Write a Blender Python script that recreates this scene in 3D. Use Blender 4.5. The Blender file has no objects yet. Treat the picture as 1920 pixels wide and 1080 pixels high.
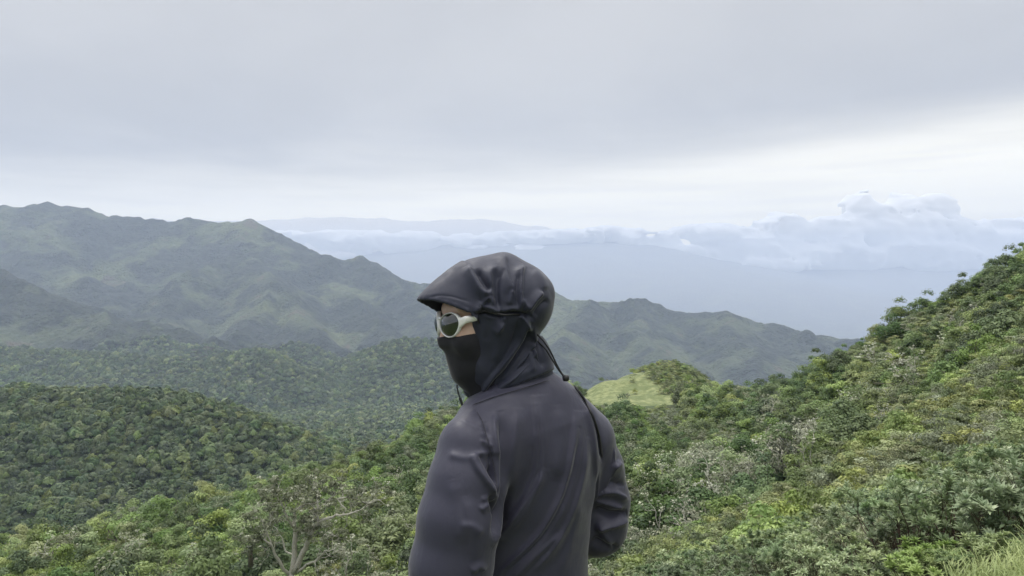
import bpy, bmesh, math, random
import numpy as np
from mathutils import Vector, Matrix, Quaternion
# ------------------------------------------------------------------ camera, sky, sun, exposure
F = 1507.0                      # focal length in photograph pixels (1920 wide)
EYE = 1.62                      # camera height above the ground it stands on; world z=0 is eye level
sc = bpy.context.scene
cam_d = bpy.data.cameras.new('camera'); cam = bpy.data.objects.new('camera', cam_d)
sc.collection.objects.link(cam); sc.camera = cam
cam_d.sensor_width = 36.0; cam_d.lens = 36.0*F/1920.0
cam_d.clip_start = 0.05; cam_d.clip_end = 120000.0
cam.location = (0, 0, 0); cam.rotation_euler = (math.radians(90), 0, 0)

sc.view_settings.view_transform = 'Standard'; sc.view_settings.look = 'None'
sc.view_settings.gamma = 1.0; sc.view_settings.exposure = 0.05
sc.view_settings.use_curve_mapping = False
sc.render.engine = 'CYCLES'
cy = sc.cycles
cy.use_denoising = True
cy.max_bounces = 5; cy.diffuse_bounces = 2; cy.glossy_bounces = 2; cy.transmission_bounces = 4
cy.volume_bounces = 1; cy.transparent_max_bounces = 8
cy.sample_clamp_indirect = 4.0
cy.volume_max_steps = 64

SUN_EL, SUN_AZ = math.radians(52), math.radians(-40)     # azimuth from +Y towards +X
world = bpy.data.worlds.new('World'); sc.world = world; world.use_nodes = True

class NT:
    """small helper for writing node trees"""
    def __init__(s, tree): s.t = tree; s.n = tree.nodes; s.l = tree.links
    def new(s, typ, **kw):
        n = s.n.new(typ)
        for k, v in kw.items():
            if hasattr(n, k): setattr(n, k, v)
        return n
    def put(s, sock, v):
        if isinstance(v, bpy.types.NodeSocket): s.l.new(v, sock)
        elif v is not None:
            if isinstance(v, tuple) and len(v) == 3 and len(getattr(sock, 'default_value', v)) == 4: v = (*v, 1)
            sock.default_value = v
    def math(s, op, a, b=None, c=None, clamp=False):
        n = s.new('ShaderNodeMath', operation=op); n.use_clamp = clamp
        s.put(n.inputs[0], a)
        if b is not None: s.put(n.inputs[1], b)
        if c is not None: s.put(n.inputs[2], c)
        return n.outputs[0]
    def mix(s, f, a, b, mode='MIX'):
        n = s.new('ShaderNodeMix', data_type='RGBA', blend_type=mode)
        s.put(n.inputs[0], f); s.put(n.inputs[6], a); s.put(n.inputs[7], b); return n.outputs[2]
    def noise(s, vec, scale, detail=4, rough=0.5, dist=0.0):
        n = s.new('ShaderNodeTexNoise'); s.put(n.inputs['Vector'], vec)
        n.inputs['Scale'].default_value = scale; n.inputs['Detail'].default_value = detail
        n.inputs['Roughness'].default_value = rough; n.inputs['Distortion'].default_value = dist
        return n.outputs[0]
    def smooth(s, x, lo, hi, a=0.0, b=1.0):
        n = s.new('ShaderNodeMapRange', interpolation_type='SMOOTHSTEP')
        s.put(n.inputs[0], x); s.put(n.inputs[1], lo); s.put(n.inputs[2], hi)
        s.put(n.inputs[3], a); s.put(n.inputs[4], b); return n.outputs[0]
    def comb(s, x, y, z):
        n = s.new('ShaderNodeCombineXYZ')
        for i, v in enumerate((x, y, z)): s.put(n.inputs[i], v)
        return n.outputs[0]

def lin(r, g, b):
    f = lambda c: (c/255/12.92) if c <= 10 else ((c/255+0.055)/1.055)**2.4
    return (f(r), f(g), f(b))

def build_world():
    t = NT(world.node_tree); t.n.clear()
    out = t.new('ShaderNodeOutputWorld'); bg = t.new('ShaderNodeBackground')
    sky = t.new('ShaderNodeTexSky', sky_type='NISHITA')
    sky.sun_disc = False; sky.sun_elevation = SUN_EL; sky.sun_rotation = SUN_AZ
    sky.altitude = 900; sky.dust_density = 2.0
    tc = t.new('ShaderNodeTexCoord'); sp = t.new('ShaderNodeSeparateXYZ')
    t.put(sp.inputs[0], tc.outputs['Generated'])
    x, y, z = sp.outputs
    hor = t.math('SQRT', t.math('ADD', t.math('MULTIPLY', x, x), t.math('MULTIPLY', y, y)))
    el = t.math('DIVIDE', z, t.math('MAXIMUM', hor, 0.02))          # tan(elevation)
    az = t.math('ARCTAN2', x, y)
    # cloud deck: project the direction on a plane high above so streaks converge towards the horizon
    zz = t.math('ADD', t.math('MAXIMUM', z, 0.0), 0.10)
    deck = t.comb(t.math('DIVIDE', x, zz), t.math('DIVIDE', y, zz), 0.0)
    n1 = t.noise(deck, 0.55, 5, 0.5, 0.3)
    n2 = t.noise(t.comb(t.math('MULTIPLY', az, 2.2), t.math('MULTIPLY', el, 16.0), 3.1), 1.0, 5, 0.5, 0.2)
    n3 = t.noise(t.comb(t.math('MULTIPLY', az, 5.0), t.math('MULTIPLY', el, 60.0), 9.0), 1.0, 4, 0.5, 0.0)
    # lower edge of the dark deck, rising from left to right
    edge = t.math('ADD', t.math('MULTIPLY', az, 0.066), 0.150)
    edge = t.math('ADD', edge, t.math('MULTIPLY', t.math('SUBTRACT', n2, 0.5), 0.08))
    d = t.math('SUBTRACT', el, edge)
    tdeck = t.smooth(d, -0.060, 0.055)
    top = t.mix(t.smooth(n1, 0.38, 0.62), (5.5, 5.52, 5.62), (6.8, 6.75, 6.7))
    top = t.mix(t.smooth(el, 0.12, 0.42, 0.0, 0.5), top, (6.7, 6.7, 6.75))
    low = t.mix(t.smooth(el, 0.03, 0.11), SKY_LOW, SKY_BAND)
    low = t.mix(t.smooth(n3, 0.40, 0.70, 0.0, 0.5), low, t.mix(0.82, (0, 0, 0), low))
    cloud = t.mix(tdeck, low, top)
    # whole-deck brightening overhead, out of view, added to light the haze and ground
    cloud = t.mix(t.smooth(el, 0.5, 2.0, 0.0, 1.0), cloud, (36, 35.4, 34.6))
    col = t.mix(0.94, sky.outputs[0], cloud)
    t.put(bg.inputs[0], col); bg.inputs[1].default_value = 0.1
    t.l.new(bg.outputs[0], out.inputs[0])
SKY_LOW, SKY_BAND = (19.5, 17.6, 13.6), (14.2, 13.4, 11.4)
build_world()

sun_d = bpy.data.lights.new('sun', 'SUN'); sun_d.energy = 1.5; sun_d.angle = math.radians(11)
sun_d.color = (1.0, 0.97, 0.92)
sun = bpy.data.objects.new('sun', sun_d); sc.collection.objects.link(sun)
sd = Vector((math.sin(SUN_AZ)*math.cos(SUN_EL), math.cos(SUN_AZ)*math.cos(SUN_EL), math.sin(SUN_EL)))
sun.rotation_euler = sd.to_track_quat('Z', 'Y').to_euler(); sun.location = (0, 0, 50)

# ------------------------------------------------------------------ numpy noise
_rs = np.random.RandomState(7); _perm = _rs.permutation(512).astype(np.int64)
_g2 = _rs.rand(512)*2-1
def _h(*c):
    v = np.zeros_like(c[0])
    for i, a in enumerate(c): v = _perm[(v + a*(1 if i else 1) + 17*i) & 511]
    return _g2[v]
def vnoise2(x, y):
    xi = np.floor(x).astype(np.int64); yi = np.floor(y).astype(np.int64)
    fx = x-xi; fy = y-yi; ux = fx*fx*fx*(fx*(fx*6-15)+10); uy = fy*fy*fy*(fy*(fy*6-15)+10)
    a = _h(xi, yi); b = _h(xi+1, yi); c = _h(xi, yi+1); d = _h(xi+1, yi+1)
    return (a*(1-ux)+b*ux)*(1-uy)+(c*(1-ux)+d*ux)*uy
def vnoise3(x, y, z):
    xi = np.floor(x).astype(np.int64); yi = np.floor(y).astype(np.int64); zi = np.floor(z).astype(np.int64)
    fx = x-xi; fy = y-yi; fz = z-zi
    ux = fx*fx*(3-2*fx); uy = fy*fy*(3-2*fy); uz = fz*fz*(3-2*fz)
    def lay(k):
        a = _h(xi, yi, zi+k); b = _h(xi+1, yi, zi+k); c = _h(xi, yi+1, zi+k); d = _h(xi+1, yi+1, zi+k)
        return (a*(1-ux)+b*ux)*(1-uy)+(c*(1-ux)+d*ux)*uy
    return lay(0)*(1-uz)+lay(1)*uz
def fbm2(x, y, o=4, g=0.5):
    s = 0; a = 1.0; n = 0
    for i in range(o):
        s = s+a*vnoise2(x+31.7*i, y-17.3*i); n += a; a *= g; x = x*2.03; y = y*2.03
    return s/n
def ridged(x, y, o=4):
    s = 0; a = 1.0; n = 0
    for i in range(o):
        s = s+a*(1-2*np.abs(vnoise2(x+11.7*i, y-7.3*i))); n += a; a *= 0.5; x = x*2.1; y = y*2.1
    return s/n
def fbm3(x, y, z, o=3):
    s = 0; a = 1.0; n = 0
    for i in range(o):
        s = s+a*vnoise3(x+31.7*i, y-17.3*i, z+5.1*i); n += a; a *= 0.5; x = x*2.03; y = y*2.03; z = z*2.03
    return s/n

def W(px, py, d):
    """a point of the place: where it stands when it appears at (px, py) of the photograph, d metres ahead"""
    return np.array([(px-960)/F*d, d, (540-py)/F*d])

# ------------------------------------------------------------------ scene-graph helpers
def link(o): sc.collection.objects.link(o); return o
def tag(o, label=None, cat=None, group=None, kind=None):
    if label: o['label'] = label
    if cat: o['category'] = cat
    if group: o['group'] = group
    if kind: o['kind'] = kind
    return o
def empty(name, loc=(0, 0, 0), rz=0):
    o = bpy.data.objects.new(name, None); o.empty_display_size = 0.1
    o.location = loc; o.rotation_euler = (0, 0, rz); return link(o)
def mesh_np(name, co, faces, mat=None, parent=None, smooth=True, attrs=None, quads=True):
    me = bpy.data.meshes.new(name)
    co = np.asarray(co, dtype=np.float32); faces = np.asarray(faces, dtype=np.int32)
    k = faces.shape[1]
    me.vertices.add(len(co)); me.vertices.foreach_set('co', co.ravel())
    me.loops.add(faces.size); me.loops.foreach_set('vertex_index', faces.ravel())
    me.polygons.add(len(faces)); me.polygons.foreach_set('loop_start', np.arange(0, faces.size, k, dtype=np.int32))
    me.polygons.foreach_set('loop_total', np.full(len(faces), k, dtype=np.int32))
    me.update(calc_edges=True); me.validate()
    if smooth: me.polygons.foreach_set('use_smooth', np.ones(len(me.polygons), dtype=bool))
    for an, (dom, typ, arr) in (attrs or {}).items():
        a = me.attributes.new(an, typ, dom)
        a.data.foreach_set('value' if typ == 'FLOAT' else 'vector', np.asarray(arr, dtype=np.float32).ravel())
    if mat: me.materials.append(mat)
    o = bpy.data.objects.new(name, me); link(o)
    if parent is not None: o.parent = parent
    return o
def new_mat(name):
    m = bpy.data.materials.new(name); m.use_nodes = True
    t = NT(m.node_tree); b = t.n['Principled BSDF']; return m, t, b
def tube(path, rad, seg=6):
    path = np.asarray(path, float); rad = np.asarray(rad, float); n = len(path)
    t = np.gradient(path, axis=0); t /= np.linalg.norm(t, axis=1, keepdims=True)+1e-9
    ref = np.array([.31, .95, .05]); V = []
    for i in range(n):
        a = np.cross(t[i], ref); a /= np.linalg.norm(a)+1e-9; b = np.cross(t[i], a)
        k = np.arange(seg)*2*np.pi/seg
        V.append(path[i]+rad[i]*(np.cos(k)[:, None]*a+np.sin(k)[:, None]*b))
    V = np.vstack(V); F = []
    for i in range(n-1):
        for j in range(seg):
            F.append((i*seg+j, i*seg+(j+1) % seg, (i+1)*seg+(j+1) % seg, (i+1)*seg+j))
    # tip caps as quads (needs an even number of sides)
    for b0, fl in ((0, 1), ((n-1)*seg, 0)):
        for j in range(1, seg-1, 2):
            q = (b0, b0+j, b0+j+1, b0+(j+2) % seg if j+2 < seg else b0+j+1)
            if len(set(q)) == 4: F.append(q[::-1] if fl else q)
    return V, np.array(F)
MAT = {}
def coords(t, scale=1.0):
    g = t.new('ShaderNodeNewGeometry'); return g.outputs['Position']
def mat_soil():
    m, t, b = new_mat('soil'); p = coords(t)
    n = t.noise(p, 1.3, 5, .6); n2 = t.noise(p, .06, 3, .5)
    c = t.mix(t.smooth(n, .35, .65), (.030, .038, .014), (.062, .072, .026))
    c = t.mix(t.smooth(n2, .45, .62), c, (.05, .075, .022))
    # open yellow-green grass on the knoll beyond the saddle
    sp = t.new('ShaderNodeSeparateXYZ'); t.put(sp.inputs[0], p)
    dx = t.math('DIVIDE', t.math('SUBTRACT', sp.outputs[0], 36.0), 22.0)
    dy = t.math('DIVIDE', t.math('SUBTRACT', sp.outputs[1], 232.0), 24.0)
    rr = t.math('ADD', t.math('MULTIPLY', dx, dx), t.math('MULTIPLY', dy, dy))
    rr = t.math('ADD', rr, t.math('MULTIPLY', t.math('SUBTRACT', t.noise(p, .12, 3, .5), .5), 1.2))
    g = t.mix(t.smooth(t.noise(p, .55, 6, .72), .38, .62), (.23, .25, .11), (.11, .14, .05)); g = t.mix(t.smooth(t.noise(p, .16, 4, .6), .5, .62, 0, .7), g, (.10, .13, .045))
    c = t.mix(t.smooth(rr, .8, 1.15, 1.0, 0.0), c, g)
    t.put(b.inputs['Base Color'], c); b.inputs['Roughness'].default_value = .95
    bp = t.new('ShaderNodeBump'); bp.inputs['Strength'].default_value = .6; bp.inputs['Distance'].default_value = .15
    t.put(bp.inputs['Height'], n); t.put(b.inputs['Normal'], bp.outputs[0]); return m
def mat_floor():
    m, t, b = new_mat('forest_floor'); p = coords(t)
    n = t.noise(p, .12, 5, .6)
    c = t.mix(t.smooth(n, .35, .65), (.020, .032, .012), (.04, .058, .020))
    t.put(b.inputs['Base Color'], c); b.inputs['Roughness'].default_value = .95; return m
def mat_mountain(name, far=False):
    m, t, b = new_mat(name); p = coords(t)
    w1 = t.noise(p, .0022, 5, .55, .4); w2 = t.noise(p, .009, 5, .6, .3); w3 = t.noise(p, .05, 4, .6)
    forest = t.mix(t.smooth(w3, .35, .65), (.008, .014, .012), (.028, .038, .024))
    grass = t.mix(t.smooth(w2, .4, .6), (.115, .135, .060), (.056, .074, .038))
    f = t.math('ADD', t.math('MULTIPLY', w1, .6), t.math('MULTIPLY', w2, .5))
    c = t.mix(t.smooth(f, .53, .63), forest, grass)
    red = t.smooth(t.math('ADD', w2, t.math('MULTIPLY', w1, .6)), .93, 1.02, 0.0, .55)
    c = t.mix(red, c, (.12, .085, .065))
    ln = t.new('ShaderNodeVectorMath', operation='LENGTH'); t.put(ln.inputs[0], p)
    c = t.mix(t.smooth(ln.outputs['Value'], 7500, 14500, 0.0, .55), c, (.36, .34, .30))     # far slopes paled with distance: haze painted into the colour
    c = t.mix(t.smooth(ln.outputs['Value'], 19500, 23000, 0.0, .85), c, (.62, .60, .57))     # farthest range paled further, its haze painted on too
    t.put(b.inputs['Base Color'], c); b.inputs['Roughness'].default_value = 1.0
    vo = t.new('ShaderNodeTexVoronoi'); t.put(vo.inputs['Vector'], p); vo.inputs['Scale'].default_value = .085
    hgt = t.math('ADD', t.math('MULTIPLY', vo.outputs[0], -.5), t.math('MULTIPLY', w3, .8))
    hgt = t.math('ADD', hgt, t.math('MULTIPLY', t.noise(p, .02, 4, .6), 3.0))
    bp = t.new('ShaderNodeBump'); bp.inputs['Strength'].default_value = .8; bp.inputs['Distance'].default_value = 18.0
    t.put(bp.inputs['Height'], hgt); t.put(b.inputs['Normal'], bp.outputs[0]); return m
MAT['soil'] = mat_soil(); MAT['forest_floor'] = mat_floor()
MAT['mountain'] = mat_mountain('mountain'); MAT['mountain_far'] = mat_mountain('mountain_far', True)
# ------------------------------------------------------------------ terrain: one height function
# near ground: (px, py, distance, height of what grows there)
NEAR = [(1900,1040,5,.05),(1750,1080,4.6,.05),(2200,1010,6,.1),
 (1300,1080,9,.8),(1400,1010,13,1.0),(1600,990,9,1.0),(1850,880,8.5,1.5),(1750,905,9,1.5),(2050,860,9,1.3),
 (1900,850,20,1.2),(1900,750,35,1.2),(1905,650,56,1.5),(1900,550,80,2),(1915,466,110,4.6),(2100,400,100,3),(2100,560,60,2),(2200,700,30,1.2),
 (1600,850,38,1.2),(1700,780,55,1.5),(1500,930,30,1.2),(1350,1000,26,1.2),(1200,1050,23,1.2),(1750,840,24,1.2),
 (1851,688,65,1.5),(1766,744,67,2),(1698,799,70,2),(1544,876,62,2.5),(1454,936,56,2.5),(1313,987,50,3),(1185,1026,46,3),
 (1800,620,108,4),(1700,568,140,5.0),(1800,510,128,5.2),(1600,645,150,5),(1520,712,160,5),(1400,728,165,5),(1320,735,170,4),
 (1260,765,165,4),(1190,790,155,4),(1120,752,165,5),(1040,715,175,5),(960,735,168,5),(850,775,155,5),(700,842,140,5),(600,880,130,5),
 (400,935,115,5),(250,975,105,5),(100,1035,95,5),(0,1075,90,5),(-250,1150,85,5),
 (1600,760,112,4),(1400,830,100,5),(1250,890,80,5),(1000,850,112,5),(800,930,92,5),(600,980,76,5),(550,1090,60,2),
 (300,1070,82,5),(120,1140,75,5),(800,1090,52,5),(1000,1080,50,5)]
NEARXYZ = [(0,0,-EYE),(0,1.8,-EYE),(2,3,-EYE),(-1.5,2,-EYE-.1),(0,-6,-1.4),(6,0,-.9),(-6,0,-3),(3.2,4.6,-EYE),(0,4,-2.0),(12,2,.8),(0,-30,2),(-30,-20,-8),(30,-20,5),
 (0,8,-4.2),(0,20,-10),(0,36,-16),(-10,10,-8),(-25,25,-18),(-40,45,-27),(-20,50,-24),(-60,40,-32),(-90,0,-36),(40,10,4),(60,40,8),(100,100,8),
 (-80,-60,-25),(80,-60,12),(0,-120,0)]
# knoll and the drop behind the crest
NEARKN = [(1262,682,262,1),(1200,695,255,.5),(1180,728,232,.3),(1150,745,220,.3),(1170,760,210,.3),(1235,752,214,.3),(1240,738,226,.3),(1120,720,240,.3),(1330,712,258,2),(1350,735,235,2),(1400,760,240,3),(1060,760,250,3)]
def behind(px, z, d): return ((px-960)/F*d, d, z)
NEARB = [behind(p, z, d) for p, z, d in [(-300,-62,180),(0,-62,180),(300,-62,190),(600,-62,210),(800,-60,230),(950,-58,250),(1500,-55,260),(1700,-45,220),(1900,-25,180),(2100,-20,160),
   (-300,-130,330),(0,-135,330),(300,-135,330),(600,-135,340),(900,-110,360),(1260,-95,360),(1500,-110,370),(1700,-110,370),(1950,-90,340),(2200,-80,300)]]
P_ = [ (W(a, b, d)[0], d, W(a, b, d)[2]-h) for a, b, d, h in NEAR+NEARKN] + NEARXYZ + NEARB
P_ = np.array(P_, dtype=float)
def tps_fit(P, lam=0.02):
    n = len(P); s = 50.0
    X = P[:, :2]/s
    def K(A, B):
        r2 = ((A[:, None, :]-B[None])**2).sum(-1)+1e-12
        return 0.5*r2*np.log(r2)
    A = np.zeros((n+3, n+3)); A[:n, :n] = K(X, X)+lam*np.eye(n)*0.05
    A[:n, n] = 1; A[:n, n+1:] = X; A[n, :n] = 1; A[n+1:, :n] = X.T
    w = np.linalg.solve(A, np.r_[P[:, 2], 0, 0, 0])
    def f(x, y):
        out = np.empty(x.size); q = np.c_[x.ravel(), y.ravel()]/s
        for i in range(0, len(q), 40000):
            Q = q[i:i+40000]; out[i:i+40000] = K(Q, X)@w[:n]+w[n]+Q@w[n+1:]
        return out.reshape(x.shape)
    return f
near_tps = tps_fit(P_)

def ridge(pts, slope, h=0.0, rnd=20.0, slope2=None):
    Q = []
    for a in pts:
        p = W(a[0], a[1], a[2]); p[2] -= h; Q.append(p)
    return dict(q=np.array(Q), s=slope, r=rnd, s2=slope2)
RIDGES_HILL = [   # forested hill low on the left
 ridge([(-500,735,600),(-250,725,570),(0,722,555),(130,731,545),(250,726,535),(340,738,520),(430,772,500),(520,822,480),(600,868,465),(700,930,440)], .52, 5, 25),
 ridge([(250,726,535),(280,840,470),(300,960,400)], .42, 5, 18),
 ridge([(0,722,555),(-120,900,430)], .45, 5, 18),
]
RIDGES_MID = [
 ridge([(-600,640,2250),(-200,640,2025),(0,648,1875),(90,652,1845),(250,664,1800),(400,672,1770),(480,650,1725),(560,702,1680),(640,760,1575),(720,850,1470)], .5, 8, 25),
 ridge([(480,650,1725),(470,760,1515),(500,830,1395)], .5, 8, 20),
 ridge([(150,655,1815),(220,720,1575)], .5, 8, 20),
 ridge([(560,694,2025),(640,670,1980),(700,648,1950),(760,630,1905),(830,638,1875),(900,672,1845),(960,700,1800),(1050,780,1725)], .62, 8, 15),
 ridge([(760,630,1905),(730,740,1680),(700,830,1500)], .6, 8, 15),
 ridge([(830,638,1875),(860,740,1680)], .6, 8, 15),
 ridge([(600,846,1350),(660,815,1395),(740,800,1440),(860,830,1425)], .5, 8, 20),
]
RIDGES_BACK = [
 ridge([(430,664,2350),(500,641,2300),(560,640,2270),(600,652,2230),(640,675,2200)], .5, 0, 10),
 ridge([(-300,440,3000),(0,492,2700),(60,520,2620),(130,566,2500),(200,592,2400),(300,622,2250),(420,655,2100)], .55, 0, 14),
 ridge([(200,592,2500),(290,590,2500),(360,612,2400),(420,642,2250)], .5, 0, 14),
 # long skyline ridge
 ridge([(-700,300,5600),(-300,352,5200),(-100,372,4900),(0,378,4700),(55,371,4650),(110,382,4600),(160,388,4600),(205,404,4600),(280,412,4550),(370,409,4500),(425,420,4450),(470,415,4400),
        (510,436,4300),(560,463,4250),(620,482,4200),(650,488,4150),(672,480,4150),(700,492,4100),(760,517,4050),(800,527,4050),(860,533,4050),(940,540,4000),(1040,542,3900),(1100,551,3800),(1190,556,3700),
        (1260,575,3600),(1335,583,3500),(1400,596,3450),(1500,607,3350),(1560,622,3250),(1610,637,3150),(1700,670,3000),(1850,720,2800)], .5, 0, 18),
 # spurs towards the viewer
 ridge([(55,371,4650),(110,450,4100),(170,520,3600),(230,580,3100)], .55, 0, 10),
 ridge([(300,411,4550),(290,470,4200),(200,560,3500),(180,590,3200)], .6, 0, 8),
 ridge([(470,415,4400),(440,470,4000),(520,520,3500),(480,575,3100),(420,640,2700)], .6, 0, 8),
 ridge([(520,520,3500),(560,580,3100),(620,650,2650)], .6, 0, 7),
 ridge([(440,470,4000),(340,520,3500),(300,570,3150),(330,630,2700)], .6, 0, 7),
 ridge([(560,463,4250),(640,530,3700),(700,600,3100),(760,650,2700)], .6, 0, 8),
 ridge([(700,492,4100),(790,570,3500),(840,640,2900)], .6, 0, 8),
 ridge([(1100,551,3800),(1090,600,3200),(1040,660,2700)], .5, 0, 8),
 ridge([(1190,556,3700),(1200,610,3150),(1260,660,2750),(1300,700,2500)], .5, 0, 8),
 ridge([(1335,583,3500),(1400,630,3000),(1440,690,2600)], .5, 0, 8),
 ridge([(940,540,4000),(960,600,3300),(940,660,2800)], .5, 0, 8),
 ridge([(1500,607,3350),(1540,660,2900)], .5, 0, 8),
]
RIDGES_FAR = [
 ridge([(-900,400,26000),(480,413,26000),(560,410,25500),(640,406,25000),(700,410,25000),(800,414,24500),(900,411,24500),(960,418,24000),(1050,430,24000),(1130,452,24000),(1300,520,24000),(1700,560,24000)], .35, 0, 300),
 ridge([(600,520,18500),(700,490,18500),(800,455,18500),(900,443,18500),(1000,444,18500),(1150,444,18300),(1200,462,18300),(1290,496,18200),(1400,495,18200),(1600,490,18200),(1800,493,18000),(2300,515,18000)], .22, 0, 300),
]
def ridge_z(R, x, y, best=None):
    if best is None: best = np.full(x.shape, -1e9)
    for r in R:
        q = r['q']
        for i in range(len(q)-1):
            a, b = q[i], q[i+1]; ab = b[:2]-a[:2]; L = ab@ab
            t = np.clip(((x-a[0])*ab[0]+(y-a[1])*ab[1])/L, 0, 1)
            d = np.hypot(x-a[0]-t*ab[0], y-a[1]-t*ab[1])
            z = a[2]+t*(b[2]-a[2]) - r['s']*(np.sqrt(d*d+r['r']**2)-r['r'])
            np.maximum(best, z, out=best)
    return best
def smax(a, b, k):
    h = np.clip(0.5+0.5*(a-b)/k, 0, 1); return b*(1-h)+a*h+k*h*(1-h)

def height(x, y):
    x = np.asarray(x, float); y = np.asarray(y, float)
    sh = x.shape; x = x.ravel(); y = y.ravel(); r = np.hypot(x, y)
    z = np.full(x.shape, -1e9)
    # the lie of the low country
    base = -150 - 190*np.clip((r-600)/2200, 0, 1)**1.0 - 260*np.clip((r-3500)/4500, 0, 1)
    base = base + 6*fbm2(x/120, y/120, 3)*np.clip(r/800, 0, 1)
    base += 40*fbm2(x/900+3, y/900, 3)*np.clip((r-1500)/3000, 0, 1)
    z = base
    m = r < 1300
    if m.any():
        zz = ridge_z(RIDGES_HILL, x[m], y[m]); zz += 3.5*fbm2(x[m]/28, y[m]/28, 3)*np.clip((500-np.abs(r[m]-500))/200, 0, 1)
        z[m] = smax(z[m], zz, 8)
    m = (r > 700) & (r < 4200)
    if m.any():
        zz = ridge_z(RIDGES_MID, x[m], y[m]); zz += 7*fbm2(x[m]/60, y[m]/60, 4)
        z[m] = smax(z[m], zz, 12)
    m = (r > 1200) & (r < 12000)
    if m.any():
        xm, ym = x[m], y[m]
        wx = xm+60*fbm2(xm/260, ym/260, 3); wy = ym+60*fbm2(xm/260+9, ym/260+4, 3)
        zz = ridge_z(RIDGES_BACK, wx, wy)
        zz += 46*(ridged(xm/420, ym/420, 5)-.5)+15*(ridged(xm/150+5, ym/150, 3)-.5)+9*fbm2(xm/70, ym/70, 3)
        z[m] = smax(z[m], zz, 14)
    m = r > 10000
    if m.any():
        xm, ym = x[m], y[m]
        zz = ridge_z(RIDGES_FAR, xm, ym)+120*(ridged(xm/2600, ym/2600, 4)-.5)*np.clip((r[m]-10000)/6000, 0, 1)
        z[m] = smax(z[m], zz, 100)
    m = r < 460
    if m.any():
        zz = near_tps(x[m], y[m])
        zz += .5*fbm2(x[m]/9, y[m]/9, 3)*np.clip((r[m]-8)/30, 0, 1)*2 + .12*fbm2(x[m]/1.7, y[m]/1.7, 3)*np.clip((r[m]-2.2)/5, .1, 1)
        w = np.clip((460-r[m])/90, 0, 1); w = w*w*(3-2*w)
        zz = zz*w+(-170)*(1-w)
        back = y[m] < -60
        z[m] = np.where(back, zz*w+z[m]*(1-w), smax(z[m], zz, 4.0))
    return z.reshape(sh)

def build_terrain():
    rings = np.r_[0.3, 0.6, 1.0, 1.5, 2.0*1.022**np.arange(0, 180)]
    rings = np.r_[rings[rings < 100], np.arange(100, 640, 2.6), np.arange(640, 2200, 7), np.arange(2200, 5400, 15),
                  5400*1.03**np.arange(0, 37), np.arange(16000, 30000, 170)]
    az = np.radians(np.r_[np.arange(-180, -42, 3), np.arange(-40, 40, 0.1), np.arange(40, 180.1, 3)])
    R, A = np.meshgrid(rings, az, indexing='ij')
    X = R*np.sin(A); Y = R*np.cos(A); Z = height(X, Y)
    nr, na = R.shape
    def band(name, lo, hi, mat, label=None):
        i0 = max(0, int(np.searchsorted(rings, lo))-1); i1 = int(np.searchsorted(rings, hi)); i1 = min(i1, nr)
        idx = np.arange((i1-i0)*na).reshape(i1-i0, na)
        f = np.stack([idx[:-1, :-1], idx[:-1, 1:], idx[1:, 1:], idx[1:, :-1]], -1).reshape(-1, 4)[:, ::-1]
        co = np.stack([X[i0:i1], Y[i0:i1], Z[i0:i1]], -1).reshape(-1, 3)
        if i0 == 0:
            co = np.vstack([co, [0, 0, -EYE]])      # close the middle with a small fan of degenerate quads
            c = len(co)-1
            fan = np.stack([np.full(na-1, c), idx[0, :-1], idx[0, 1:], ], -1)
        o = mesh_np(name, co, f, mat)
        o['kind'] = 'structure'
        return o
    b = band
    b('ground', 0, 420, MAT['soil'])
    b('hills', 420, 2250, MAT['forest_floor'])
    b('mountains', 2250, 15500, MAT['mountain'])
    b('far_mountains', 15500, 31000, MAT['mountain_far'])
    return rings, az, X, Y, Z
import time as _t; _T=_t.time()
RINGS, AZ, TX, TY, TZ = build_terrain(); print("terrain", _t.time()-_T)
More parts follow.
